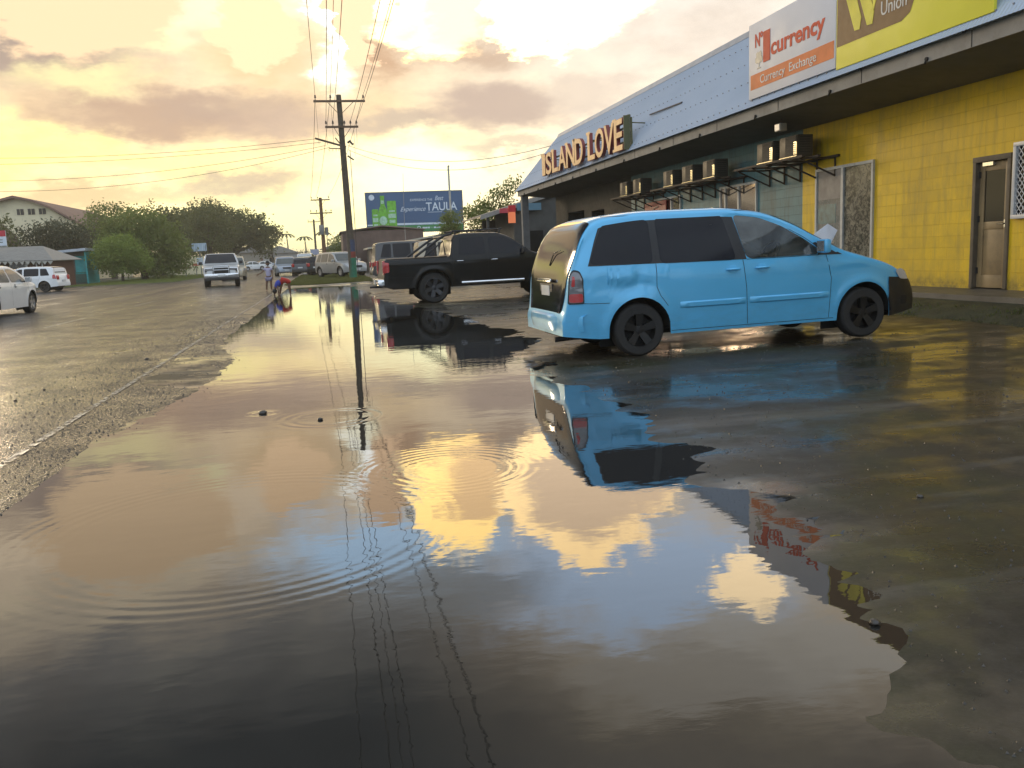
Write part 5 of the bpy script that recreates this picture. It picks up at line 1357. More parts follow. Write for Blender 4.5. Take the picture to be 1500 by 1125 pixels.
LIM = simple('lime_bottle_print', (.14, .42, .03), .4, scale=6, vary=.3); LAB = simple('bottle_label_print', (.38, .58, .42), .4, scale=8, vary=.3)
mb = MB()
for (x, w, z0, z1) in ((bx0+.82, .62, bz0+.30, bz0+2.25), (bx0+2.42, .86, bz0+.30, bz0+3.0)):
    mb.prism(rounded([(x-w/2, z0), (x+w/2, z0), (x+w/2, z1), (x-w/2, z1)], .12), lambda a, b, t: (a, t, b), -.05, -.018)
x = bx0+1.56; prof = [(.40, .30), (.42, 1.9), (.36, 2.25), (.20, 2.6), (.17, 3.2), (.20, 3.22), (.20, 3.5)]
mb.prism([(x-w, bz0+z) for w, z in prof]+[(x+w, bz0+z) for w, z in reversed(prof)], lambda a, b, t: (a, t, b), -.06, -.019)
mb.build('bottles_and_cans', LIM, bb)
mb = MB(); mb.add([(x+.38*cos(2*pi*k/16), -.066, bz0+1.15+.42*sin(2*pi*k/16)) for k in range(16)], [tuple(range(16))]); mb.build('bottle_label', LAB, bb); MB().box(x-.13, x+.13, -.064, -.061, bz0+2.75, bz0+3.05).build('neck_label', LAB, bb)
for cx_, w, h in ((bx0+.82, .5, 1.15), (bx0+2.42, .7, 1.5)):
    for (u0, u1, k) in ((-.12, .28, .5), (-.6, -.3, .4), (.45, .6, .4)): MB().box(cx_-w*k, cx_+w*k, -.055, -.051, bz0+h+u0, bz0+h+u1).build('can_label', LAB, bb)
mb = MB(); mb.add([(bx0+.55+.27*cos(2*pi*k/20), -.006, bz1-.42+.27*sin(2*pi*k/20)) for k in range(20)], [tuple(range(20))]); mb.build('round_badge', LTX, bb)
BX, BZ = (1, 0, 0), (0, 0, 1)
text_obj('EXPERIENCE THE', 'lettering', LTX, bb, .30, (bx0+4.25, -.01, 6.50), BX, BZ, width=2.15)
text_obj('Best', 'lettering', LTX, bb, .62, (bx0+6.65, -.01, 6.52), BX, BZ, width=.85, shear=.4)
text_obj('Experience', 'lettering', LTX, bb, .62, (bx0+3.25, -.01, 5.55), BX, BZ, width=2.45, shear=.5)
text_obj('TAULA', 'lettering', LTX, bb, 1.12, (bx0+5.75, -.01, 5.55), BX, BZ, width=3.05, offset=.01)
mb = MB()
for k, (xx, ww) in enumerate(((5.3, .22), (5.55, .2), (5.78, .25), (6.2, .03), (6.4, .24), (6.67, .2), (6.9, .2))): mb.box(bx0+xx, bx0+xx+ww, -.02, -.014, bz0+.27, bz0+.42)
mb.build('small_print', LTX, bb)
mb = MB(); mb.lathe([(.12, -.02), (.18, -.02)], 16, 'Y', (bx0+4.95, 0, bz0+.35)); mb.box(bx0+5.9, bx0+7.3, -.01, -.004, 5.38, 5.42); mb.build('logo_ring', LTX, bb)
for x in (-3.1, 0, 3.1): MB().box(x-.14, x+.14, .16, .44, 0, 7.2).build('post', simple('billboard_post', (.06, .05, .045), .7), bb)

# ------------------------------------------------------------------ buildings to either side
BARN = simple('brown_sheet_wall', (.13, .085, .07), .7, vary=.25, scale=1, dirt=.3)
b = thing('barn', (4.6, 82, 0), label='brown ribbed shed behind the tall pole, left of the billboard', cat='shed')
mb = MB(); mb.box(-3.0, 4.5, 0, 9, 0, 3.75)
for k in range(38): mb.box(-3.0+k*.2, -2.93+k*.2, -.03, 0, 0, 3.72)
mb.build('wall', BARN, b); mb = MB(); mb.prism([(-3.2, 3.75), (.7, 4.2), (4.7, 3.75), (4.7, 3.65), (.7, 4.1), (-3.2, 3.65)], lambda a, c, t: (a, t, c), -.3, 9.3); mb.build('roof', simple('barn_roof', (.16, .12, .10), .6), b)
b = thing('shed', (7.3, 73, 0), label='cream gabled shed roof showing between the dark vans and the billboard', cat='shed')
mb = MB(); mb.prism([(-3.6, 0), (4.2, 0), (4.2, 2.8), (3.2, 3.0), (-3.6, 2.0)], lambda a, c, t: (a, t, c), 0, 8); mb.build('wall', simple('shed_wall', (.12, .10, .08), .7), b)
mb = MB(); mb.prism([(-3.9, 1.95), (3.2, 2.98), (3.2, 3.12), (-3.9, 2.09)], lambda a, c, t: (a, t, c), -.5, 8.5); mb.prism([(3.2, 3.12), (5.2, 2.6), (5.2, 2.5), (3.2, 2.98)], lambda a, c, t: (a, t, c), -.5, 8.5); mb.build('roof', simple('cream_roof', (.50, .44, .34), .5), b)
# hall with the curved gable
hall = thing('hall', (-36.8, 118, 0), label='cream hall with a curved brown gable roof and three small windows', cat='building')
CRM = simple('cream_render', (.75, .66, .44), .8, scale=.3, vary=.1, dirt=.15); BRF = simple('brown_roof', (.20, .115, .085), .7, scale=.4)
pr = [(0, 10.6), (2, 10.1), (4, 9.2), (6, 7.9), (8.1, 6.5)]
ol = [(-x, z) for x, z in reversed(pr)]+pr[1:]
mb = MB(); mb.prism([(-7.3, 0), (7.3, 0), (7.3, 6.9)]+[(x*.93, z-.25) for x, z in reversed(ol[1:-1])]+[(-7.3, 6.9)], lambda a, c, t: (a, t, c), 0, 26); mb.build('wall', CRM, hall)
mb = MB(); mb.prism([(x, z) for x, z in ol]+[(x, z-.28) for x, z in reversed(ol)], lambda a, c, t: (a, t, c), -.9, 27); mb.build('roof', BRF, hall)
for x in (.4, 1.65, 2.9):
    w = MB().box(x-.38, x+.38, -.08, .02, 8.3, 9.0).build('window', simple('dark_recess', (.03, .028, .025), .6), hall); 
    MB().box(x-.02, x+.02, -.10, -.08, 8.3, 9.0).build('bar', CRM, w)
# neighbouring dark curved roof
h2 = thing('round_roof_shed', (-37.6, 84, 0), label='dark arched roof at the left edge below the cream hall', cat='shed')
mb = MB(); arc = [(7*cos(a*pi/14), 2.4+5.6*sin(a*pi/14)) for a in range(15)]
mb.prism([(7, 0)]+arc+[(-7, 0)], lambda a, c, t: (a, t, c), 0, 14); mb.build('wall', simple('dark_green_wall', (.05, .055, .035), .8), h2)
mb = MB(); mb.prism([(x*1.04, z+.15) for x, z in arc]+[(x, z) for x, z in reversed(arc)], lambda a, c, t: (a, t, c), -.5, 14.5); mb.build('roof', simple('rust_roof', (.10, .07, .05), .7), h2)
# tin roofed shop with awning
sh = thing('roadside_shop', (-23.5, 74, 0), label='grey tin roofed roadside shop with scalloped awning behind the white estate car', cat='shop')
TIN = simple('old_tin', (.26, .25, .23), .5, .3, dirt=.4); 
mb = MB(); mb.box(-6, 2.2, 0, 7, 0, 2.3); mb.build('wall', simple('maroon_boards', (.10, .04, .03), .7, dirt=.3), sh)
mb = MB(); mb.add([(-6, -.9, 2.35), (2.9, -1.2, 2.12), (1.0, 3.2, 3.34), (-6, 3.2, 3.34), (-6, 7, 2.4), (2.9, 7, 2.2)], [(0, 1, 2, 3), (3, 2, 5, 4), (1, 5, 2)]); o = mb.build('roof', TIN, sh); o.modifiers.new('t', 'SOLIDIFY').thickness = .06
mb = MB()
for k in range(22):
    x = -5.9+k*.4; mb.add([(x, -1.02-.01*k, 2.30-.0115*k), (x+.4, -1.02-.01*k, 2.29-.0115*k), (x+.2, -1.02-.01*k, 2.02-.0115*k)], [(0, 1, 2)])
o = mb.build('awning_edge', simple('pale_fringe', (.38, .36, .31), .7), sh); o.modifiers.new('t', 'SOLIDIFY').thickness = .02
w = MB().box(-.6, .6, -.06, .0, 1.0, 2.0).build('window', ALU, sh); MB().box(-.52, .52, -.075, -.06, 1.08, 1.92).build('pane', GL_MID, w)
for x in (-1.5, .9, 1.6, 2.0): MB().box(x-.04, x+.04, -.9, -.82, 0, 2.15).build('post', ALU, sh)
kk = thing('kiosk', (-23.9, 85, 0), label='turquoise kiosk with a pale slab roof left of the green bush', cat='kiosk')
MB().prism([(-3.2, 0), (2.6, 0), (2.6, 3.0), (-3.2, 2.65)], lambda a, c, t: (a, t, c), .9, 4).build('wall', simple('grey_kiosk_wall', (.11, .12, .12), .8, dirt=.3), kk)
TQ = simple('turquoise_paint', (.035, .36, .36), .6, vary=.15, dirt=.15)
MB().box(1.45, 2.55, .80, .9, .9, 2.55).box(2.5, 2.62, 0, 4, 0, 2.9).build('turquoise_panel', TQ, kk)
mb = MB(); mb.prism([(-4.0, 2.62), (2.75, 2.98), (2.75, 3.22), (-4.0, 2.80)], lambda a, c, t: (a, t, c), -.5, 4.2); mb.build('roof', simple('pale_slab', (.42, .45, .5), .4), kk)
mb = MB()
for k in range(12): mb.box(1.5+k*.09, 1.53+k*.09, .1, .13, .15, 1.05)
mb.box(1.45, 2.6, .1, .14, 1.02, 1.08); mb.build('railing', simple('green_rail', (.02, .16, .12), .6), kk)
MB().box(-1.6, -.3, .86, .9, 1.1, 2.3).box(-.1, .6, .86, .9, 1.0, 2.4).build('opening', simple('black_opening', (.02, .02, .022), .7), kk)
MB().box(.62, .72, .1, .2, 0, 1.4).box(1.3, 1.38, .1, .2, .2, 1.2).box(-2.6, -2.5, .1, .2, 0, 2.6).build('post', ALU, kk)
bs_ = thing('banner_sign', (-22.2, 66, 0), label='red and white sign cut by the left picture edge', cat='sign')
MB().box(-1.6, .72, 0, .08, 3.05, 4.18).build('panel', LTX, bs_); MB().box(-1.6, .72, -.01, 0, 3.78, 4.18).build('red_strip', simple('sign_red', (.5, .03, .05), .5), bs_); MB().box(-.1, 0, .08, .16, 0, 3.1).build('post', BLK, bs_)
MB().box(-1.6, .72, -.012, -.002, 3.05, 3.15).box(-.2, .5, -.012, -.002, 3.35, 3.42).box(-.2, .5, -.012, -.002, 3.52, 3.58).build('grey_print', GRYP, bs_)
wl = thing('boundary_wall', (-19, 118, 0), label='pale cream boundary wall behind the grass verge, left of the silver pickup', cat='wall')
MB().box(-3.6, 7.5, 0, .25, 0, 2.2).build('wall_face', CRM, wl); MB().box(-3.7, 7.6, -.06, .31, 2.2, 2.32).build('coping', CRM, wl)
def post_sign(name, x, y, w, z0, z1, mat, label, cat='sign', legs=(0,)):
    s = thing(name, (x, y, 0), label=label, cat=cat)
    MB().box(-w/2, w/2, -.03, .03, z0, z1).build('panel', mat, s)
    for l in legs: MB().box(l-.04, l+.04, .03, .11, 0, z1-.1).build('post', GALV, s)
    return s
s = post_sign('road_sign', -12.8, 95, 1.45, 2.68, 3.50, simple('pale_blue_sign', (.42, .52, .62), .4), 'pale blue and white board on a post in front of the rain tree')
MB().box(-.5, -.45, -.04, -.03, 2.75, 3.45).box(-.1, -.05, -.04, -.03, 2.75, 3.45).box(.3, .35, -.04, -.03, 2.75, 3.45).build('print', LTX, s)
MB().box(-.35, .25, -.05, .03, 1.3, 2.0).build('lower_panel', LTX, s)
post_sign('road_sign', -14.0, 100, .8, 1.2, 1.45, simple('small_red_sign', (.5, .10, .05), .5), 'small red orange sign beside the cream wall')
post_sign('name_board', -15.1, 100, 1.2, .9, 1.15, simple('timber_board', (.28, .17, .11), .7), 'low brown board with a dark post in front of the cream wall')
post_sign('road_sign', -1.7, 140, 1.3, 2.1, 2.95, simple('lavender_sign', (.32, .34, .45), .5), 'blank blue grey board far down the road beside the second pole', legs=(-.4, .4))
# far houses beyond the cars
for i, (x, y, w, h, c, lab) in enumerate(((-9.5, 190, 7, 3, (.4, .38, .36), 'small pale gabled house beneath the far rain tree'), (-16, 200, 9, 3.5, (.3, .27, .22), 'brownish house half hidden by the rain tree trunk'), (4, 150, 9, 3, (.25, .2, .16), 'low brown house beyond the second power pole'))):
    hh = thing('house', (x, y, 0), label=lab, cat='house')
    MB().box(-w/2, w/2, 0, 8, 0, h).build('wall', simple('house_wall%s' % 'abc'[i], c, .8), hh)
    mb = MB(); mb.prism([(-w/2-.5, h), (w/2+.5, h), (0, h+1.6)], lambda a, b, t: (a, t, b), -.6, 8.6); mb.build('roof', TIN, hh)
    MB().box(-w/4-.5, -w/4+.5, -.03, .02, 1, 2.2).build('window', GL_DARK, hh); MB().box(w/4-.5, w/4+.5, -.03, .02, 0, 2.1).build('door', BRF, hh)

# ------------------------------------------------------------------ trees
def leaf_cloud(blobs, n, size, clump, droop=0., seed=1, dens=1.):
    r = random.Random(seed); vs = []; fs = []
    vol = [b[3]*b[4]*b[5] for b in blobs]; tot = sum(v**.8 for v in vol)
    for b, v in zip(blobs, vol):
        cx, cy, cz, rx, ry, rz = b; m = int(n*(v**.8)/tot/clump)
        for _ in range(max(2, m)):
            while True:
                u = Vector((r.uniform(-1, 1), r.uniform(-1, 1), r.uniform(-1, 1)))
                if .05 < u.length <= 1: break
            rad = r.random()**.28; u = u.normalized()*rad
            lump = 1+.16*mn.noise(u*2.3+Vector((cx, cz, 0)))*2
            c = Vector((cx+u.x*rx*lump, cy+u.y*ry*lump, cz+u.z*rz*lump)); cs = size*r.uniform(1.2, 3.2)
            for _ in range(clump):
                p = c+Vector((r.gauss(0, cs), r.gauss(0, cs), r.gauss(0, cs*.6)-droop*abs(r.gauss(0, 1))))
                a = Vector((r.gauss(0, 1), r.gauss(0, 1), r.gauss(0, .8)-droop*3)).normalized(); q = a.orthogonal().normalized()
                q = (Matrix.Rotation(r.uniform(0, 6.28), 3, a) @ q); s = size*r.uniform(.6, 1.3); k = len(vs)
                vs += [p-a*s, p+q*s*.42, p+a*s, p-q*s*.42]; fs.append((k, k+1, k+2, k+3))
    return vs, fs
def limb(mb, a, b, r0, r1, wob, rr, n=5):
    a = Vector(a); b = Vector(b); pts = [a.lerp(b, k/n)+Vector((rr.uniform(-wob, wob), rr.uniform(-wob, wob), 0))*(0 if k in (0,) else 1) for k in range(n+1)]
    mb.tube(pts, [r0+(r1-r0)*k/n for k in range(n+1)], 7)
BARK = simple('bark', (.06, .045, .03), .9, bump=.5, bscale=12)
def tree(name, x, y, blobs, trunk, n, size, mat, label, cat='tree', group=None, clump=9, droop=0., seed=1, tr=.3):
    t = thing(name, (x, y, 0), label=label, cat=cat, group=group)
    vs, fs = leaf_cloud(blobs, n, size, clump, droop, seed)
    mb = MB(); mb.add(vs, fs)
    me = bpy.data.meshes.new('crown'); me.from_pydata(mb.v, [], mb.f); link_mesh('crown', me, mat, t)
    rr = random.Random(seed); mb = MB(); fz = trunk
    mb.tube([(0, 0, -.1), (0.05, 0, fz*.4), (0, 0, fz)], [tr*1.3, tr, tr*.8], 10)
    for b in blobs[:9]: limb(mb, (0, 0, fz*.95), (b[0]*.8, b[1]*.8, b[2]+b[5]*.1), tr*.55, tr*.12, tr*.5, rr)
    mb.build('trunk', BARK, t, smooth=True)
    return t
LF_D = leafmat('dark_foliage', (.05, .062, .02), (.14, .155, .05), .42); LF_M = leafmat('mid_foliage', (.085, .115, .025), (.22, .26, .065), .42); LF_L = leafmat('light_foliage', (.12, .175, .03), (.27, .34, .075), .42); LF_O = leafmat('orange_tinged_foliage', (.09, .10, .02), (.26, .20, .05), .55)  # the last foliage runs from olive green to orange-brown
tree('rain_tree', -15.4, 150, [(-6, 0, 7.6, 5.2, 5, 2.6), (-2, 0, 8.2, 5, 5, 2.4), (2, -1, 7.2, 4.6, 5, 2.5), (4.4, 0, 5.6, 3.4, 4, 2.1), (-8.5, 1, 6.4, 3.6, 4, 3.0), (5.6, 0, 4.2, 1.6, 3, 2.3), (0, 0, 5.6, 5.2, 4.5, 2.0), (-5, 2, 5, 4, 4, 2.2)], 3.0, 26000, .26, LF_D, 'broad spreading rain tree shading the road, its dome ending in a loose branch', seed=3, tr=.75)
tree('rain_tree', -8.9, 152, [(0.2, 0, 6.4, 1.9, 1.5, .35), (1.0, 0, 5.8, 1.3, 1, .35), (-1, 0, 6.7, 1.6, 1, .4), (.8, 0, 4.9, .9, .8, .2)], 3.5, 900, .2, leafmat('bronze_foliage', (.05, .045, .015), (.14, .09, .03)), 'thin feathery tree at the right tip of the rain tree', seed=5, tr=.12)
tree('tall_tree', -18.4, 148, [(0, 0, 10.3, 2.6, 2.5, 1.5), (-1, 0, 8.6, 2, 2, 1.6), (1.2, 0, 9.2, 1.6, 1.6, 1.2), (0, 0, 6, 3.2, 3, 3)], 6, 4500, .22, LF_D, 'round topped tree rising above the rain tree', seed=6)
tree('leafy_tree', -26.0, 116, [(0, 0, 7.6, 2.6, 2.6, 1.7), (-1.7, 0, 6.2, 2.4, 2, 2.2), (2, 0, 7.2, 2.3, 2, 1.6), (0, 0, 4.6, 3.2, 3, 2.8)], 4, 5500, .20, LF_M, 'bushy green tree rising right of the cream hall', seed=7)
tree('leafy_tree', -20.6, 118, [(0, 0, 7.4, 2.3, 2.4, 1.7), (2.3, 0, 6.6, 2.4, 2, 1.8), (-2.1, 0, 6.4, 2, 2, 1.8), (0, 0, 4, 4, 3, 3)], 4, 5500, .20, LF_D, 'dark tree behind the weeping tree', seed=8)
tree('leafy_tree', -15.8, 128, [(0, 0, 7.8, 2.2, 2.4, 1.9), (-2.3, 0, 6.8, 2.2, 2, 1.6), (2.0, 0, 6.2, 2, 2, 1.6), (0, 0, 4, 3.6, 3, 3)], 4, 5500, .20, LF_D, 'dark tree between the weeping tree and the rain tree', seed=9)
tree('weeping_tree', -18.0, 93, [(-.4, 0, 5.6, 2.6, 2.6, 1.7), (-2.2, 0, 4.4, 1.8, 2, 1.7), (1.6, 0, 4.9, 2.2, 2, 1.7), (2.9, 0, 3.3, 1.5, 1.6, 1.9), (-3.0, 0, 3.2, 1.3, 1.5, 1.9), (0, 0, 3.2, 3.0, 2.5, 2.2), (3.6, 0, 2.0, 1.2, 1.2, 1.2), (1.5, 0, 1.7, 2.2, 2, 1.5)], 3, 15000, .17, LF_M, 'weeping willowy green tree with drooping strands behind the bright bush', droop=.35, seed=10, clump=12)
tree('round_bush', -18.6, 86, [(0, 0, 2.9, 2.1, 1.9, 1.4), (-1.0, -.2, 2.2, 1.5, 1.5, 1.2), (1.2, -.2, 2.2, 1.4, 1.5, 1.0), (-.2, 0, 1.5, 2.1, 1.7, .9), (-1.9, 0, 2.5, .7, .8, .5), (.6, 0, 4.0, .7, .8, .45), (2.1, 0, 1.6, .8, .8, .6), (-.9, 0, 3.8, .6, .7, .4)], 1.6, 11000, .12, LF_L, 'bright light green round bush at the roadside', 'bush', seed=11, tr=.12, clump=11)
tree('mango_tree', -27.3, 100, [(0, 0, 5.0, 2.3, 2.2, 1.6), (2.0, 0, 4.4, 1.8, 2, 1.5), (-2.2, 0, 4.6, 1.8, 2, 1.6), (3.2, 0, 3.2, 1.3, 1.6, 1.2), (0, 0, 3.0, 3, 2.5, 2)], 3, 8500, .2, leafmat('dark_grey_foliage', (.04, .048, .026), (.10, .11, .055)), 'dark drooping tree in front of the cream hall', droop=.15, seed=12)
tree('shade_tree', -31.5, 92, [(0, 0, 4.2, 2.6, 2.2, 2.6), (-2, 0, 3.4, 2.4, 2, 2.4)], 2.5, 4500, .2, LF_D, 'dark tree at the left picture edge beside the arched roof', seed=13)
tree('clipped_tree', 9.45, 66, [(0, 0, 3.5, .82, .8, 1.05), (0, 0, 2.6, .84, .8, .8)], 2.2, 6500, .07, LF_M, 'clipped round topped tree in front of the billboard', seed=14, tr=.09, clump=10)
tree('papaya_tree', 11.3, 60, [(.9, 0, 5.3, .8, .8, .45), (.1, 0, 4.7, .7, .7, .5), (-.9, 0, 4.1, .9, .8, .6), (1.4, 0, 4.4, .8, .8, .5), (1.9, 0, 5.9, .7, .6, .5), (.3, 0, 3.6, 1.6, 1, .7), (1.4, 0, 3.1, 1.4, 1, 1)], 3, 3600, .12, LF_M, 'loose leafed tree over the lean-to roof', seed=15, tr=.1, clump=7)
tree('bronze_tree', 11.4, 64, [(-.6, 0, 4.2, .6, .5, .45), (.3, 0, 4.6, .5, .5, .5), (-.2, 0, 3.2, .9, .7, .8), (.6, 0, 2.6, .9, .7, .9)], 2.2, 2000, .11, LF_O, 'orange tinged tree between billboard and lean-to', seed=16, tr=.07, clump=6)
tree('roadside_tree', 2.2, 108, [(0, 0, 2.8, 2.0, 1.5, 1.1), (1.4, 0, 2.9, 1.6, 1.4, 1.0), (-.8, 0, 2, 1.4, 1.4, .9)], 1.6, 4000, .14, LF_M, 'low green tree beyond the second power pole', seed=17)
# far tree line as one mass
bl = []
rr = random.Random(5)
for k in range(46): bl.append((-60+k*3.4+rr.uniform(-1, 1), rr.uniform(-4, 4), 1.6+rr.random()*1.6, 3.0, 3, 1.6+rr.random()*2.0))
vs, fs = leaf_cloud(bl, 22000, .32, 9, 0, 31); me = bpy.data.meshes.new('far_woodland'); me.from_pydata([(a[0]+16, a[1]+300, a[2]) for a in vs], [], fs)
tag(link_mesh('far_woodland', me, LF_D), kind='stuff', label='distant line of trees closing the end of the road', cat='trees')
for i, (x, h) in enumerate(((-9.5, 9.5), (-4.2, 8.5), (1.5, 9.8), (7.0, 8.6))):
    t = thing('palm_tree', (x-2, 275, 0), label=['leftmost distant palm', 'second distant palm from the left', 'third distant palm, the tallest', 'rightmost distant palm'][i]+' above the far tree line', cat='palm', group='distant palms')
    MB().tube([(0, 0, 0), (.3, 0, h*.6), (.1, 0, h)], [.3, .2, .15], 7).build('trunk', BARK, t)
    mb = MB()
    for k in range(12):
        a = 2*pi*k/12+i; pts = [Vector((.1+cos(a)*s*2.6, sin(a)*s*2.6, h+.9*s-1.9*s*s)) for s in (0, .3, .6, .85, 1.)]
        for p, q in zip(pts, pts[1:]):
            d = Vector((-sin(a), cos(a), 0))*.28; mb.quad(p-d, p+d-Vector((0, 0, .1)), q+d*.7-Vector((0, 0, .25)), q-d*.7)
    mb.build('crown', LF_D, t)

# ------------------------------------------------------------------ grass
def grass(name, region, n, h, label, seed, mat=LF_M, zf=lambda x, y: 0.):
    r = random.Random(seed); vs = []; fs = []
    for _ in range(n):
        x, y = region(r)
        for k in range(4):
            a = r.uniform(0, 6.28); hh = h*r.uniform(.5, 1.4); px_, py_ = x+r.gauss(0, .05), y+r.gauss(0, .05); d = (cos(a)*.012*(1+h*4), sin(a)*.012*(1+h*4)); z = zf(px_, py_)
            t = (px_+r.gauss(0, .4)*hh, py_+r.gauss(0, .4)*hh, z+hh); b_ = len(vs)
            vs += [(px_-d[0], py_-d[1], z-.02), (px_+d[0], py_+d[1], z-.02), t]; fs.append((b_, b_+1, b_+2))
    me = bpy.data.meshes.new(name); me.from_pydata(vs, [], fs); o = link_mesh(name, me, mat); tag(o, label, 'grass', kind='stuff'); return o
LG_ = leafmat('verge_grass', (.07, .08, .02), (.16, .17, .045))
grass('grass', lambda r: (r.uniform(-2.1, 2.4)+max(0, 0), r.uniform(44.3, 75)), 9000, .06, 'short worn grass on the verge around the tall pole', 1, LG_, lambda x, y: ground_z(x, y))
grass('grass', lambda r: (r.uniform(-2.0+.0, 1.2), 44.2+abs(r.gauss(0, 1.2))), 2600, .07, 'grassy edge where the verge meets the puddle', 2, LG_, lambda x, y: ground_z(x, y))
grass('weeds', lambda r: (r.uniform(8.2, 8.9), r.uniform(6, 24)), 1300, .035, 'low weeds along the foot of the shop walkway', 3, LF_D, lambda x, y: .03+.215*smst(x, 8.2, 9.2))
grass('grass', lambda r: (r.uniform(-20, -11.9), r.uniform(72, 125)), 12000, .12, 'long grass along the far side of the road', 4, LF_M)
mb = MB(); vv, ff = grid_mesh(seq((-24, -11.7, 1.5)), seq((70, 150, 3)), lambda x, y: .035); mb.add(vv, ff)
tag(mb.build('grass_verge', simple('verge_turf', (.07, .085, .025), .9, scale=.6, vary=.4, dirt=.4, dirtcol=(.09, .07, .04))), kind='structure')
# pebbles and litter in and beside the puddle
def pebble(x, y, z, s, label, seed, name='pebble'):
    r = random.Random(seed); bm = bmesh.new(); bmesh.ops.create_icosphere(bm, subdivisions=2, radius=s)
    for v in bm.verts: v.co *= 1+.25*mn.noise(v.co*(2/s)+Vector((seed, 0, 0))); v.co.z *= .55
    me = bpy.data.meshes.new(name); bm.to_mesh(me); bm.free(); me.shade_smooth()
    o = link_mesh(name, me, simple('wet_stone', (.05, .042, .035), .3)); o.location = (x, y, z); tag(o, label, 'pebble', 'pebbles in the wet'); return o
for i, (x, y, s, lab) in enumerate(((-.613, 7.36, .036, 'dark stone breaking the water inside the small ripple'), (-.14, 6.85, .022, 'tiny stone inside the wide ripple ring'), (1.66, 2.35, .018, 'small dark pebble near the right shore of the puddle'), (-3.0, 8.9, .018, 'dark pebble on the road, middle of the near group'), (-2.95, 9.6, .015, 'dark pebble on the road, farthest of the near group'), (-3.35, 6.6, .018, 'dark pebble on the road nearest the camera'), (2.7, 3.5, .018, 'little twig end on the wet ground right of the white reflection'), (-2.45, 12.2, .028, 'dark pebble beside the worn edge line'))):
    pebble(x, y, .008 if x > -1 else road_z(x, y)+.008, s, lab, i)

def grit(name, label, n, region, zf, seed, mat, s0=.003, s1=.009):
    r = random.Random(seed); vs = []; fs = []
    for _ in range(n):
        x, y = region(r); s = r.uniform(s0, s1)*(1+.08*y); z = zf(x, y); k = len(vs); a = r.uniform(0, 6.28)
        pts = [(s*cos(a+t*2.1)*r.uniform(.7, 1.2), s*sin(a+t*2.1)*r.uniform(.7, 1.2)) for t in range(3)]
        vs += [(x+p, y+q, z-.002) for p, q in pts]+[(x, y, z+s*r.uniform(.4, .9))]
        fs += [(k, k+1, k+3), (k+1, k+2, k+3), (k+2, k, k+3)]
    me = bpy.data.meshes.new(name); me.from_pydata(vs, [], fs); tag(link_mesh(name, me, mat), label, 'grit', kind='stuff')
GRIT = simple('wet_grit', (.05, .043, .034), .4, vary=.6, scale=40)
def near_right(r):
    y = 1.6+8*r.random()**1.4; x = lerp(SHR, y)+.05+r.random()**1.3*(1.2+y*.5); return x, y
grit('grit', 'loose wet grit scattered over the ground right of the puddle', 1800, near_right, ground_z, 3, GRIT)
grit('grit', 'loose grit washed along the road shoulder', 5000, lambda r: (-2.6+r.gauss(0, .55)+.45, 4.5+r.random()**1.3*16), lambda x, y: (road_z(x, y) if x < -2.13 else sh_z(x, y)), 4, GRIT, .003, .008)
# ------------------------------------------------------------------ children
SKIN = simple('brown_skin', (.16, .085, .05), .5, vary=.08); HAIR = simple('black_hair', (.012, .01, .009), .6)
def skinmesh(name, joints, edges, mat, parent, sub=2):
    """joints: (x,y,z,r). grown with the skin modifier and frozen to a mesh"""
    bm = bmesh.new(); lay = bm.verts.layers.skin.verify(); vs = []
    for i, j in enumerate(joints):
        v = bm.verts.new(j[:3]); r = j[3]; v[lay].radius = (r, r*(j[4] if len(j) > 4 else 1)); v[lay].use_root = (i == 0); vs.append(v)
    for a, b in edges: bm.edges.new((vs[a], vs[b]))
    me = bpy.data.meshes.new(name+'_graph'); bm.to_mesh(me); bm.free()
    o = bpy.data.objects.new(name, me); COL.objects.link(o)
    sk = o.modifiers.new('skin', 'SKIN'); sk.use_smooth_shade = True
    ss = o.modifiers.new('sub', 'SUBSURF'); ss.levels = sub
    dg = bpy.context.evaluated_depsgraph_get(); m2 = bpy.data.meshes.new_from_object(o.evaluated_get(dg)); m2.name = name
    bpy.data.objects.remove(o); m2.materials.clear(); m2.shade_smooth()
    return link_mesh(name, m2, mat, parent)
def hand(J, E, w, d, s, side):
    """wrist index w, pointing direction d, s hand length"""
    d = Vector(d).normalized(); base = Vector(J[w][:3]); q = d.cross(Vector((0, 1, .2))).normalized()
    palm = base+d*s*.45; J.append((*palm, s*.17)); pi_ = len(J)-1; E.append((w, pi_))
    for k, (o_, l) in enumerate(((-.26, .42), (-.09, .5), (.09, .48), (.26, .38))):
        a = palm+q*o_*s+d*s*.14; b = palm+q*o_*s*1.2+d*s*l*.7+Vector((0, 0, -.01)); c = palm+q*o_*s*1.25+d*s*l+Vector((0, 0, -.025))
        n0 = len(J); J += [(*a, s*.055), (*b, s*.05), (*c, s*.04)]; E += [(pi_, n0), (n0, n0+1), (n0+1, n0+2)]
    n0 = len(J); a = base+d*s*.2-q*s*.25*side; J += [(*a, s*.06), (*(a+d*s*.25-q*s*.1*side), s*.045)]; E += [(w, n0), (n0, n0+1)]
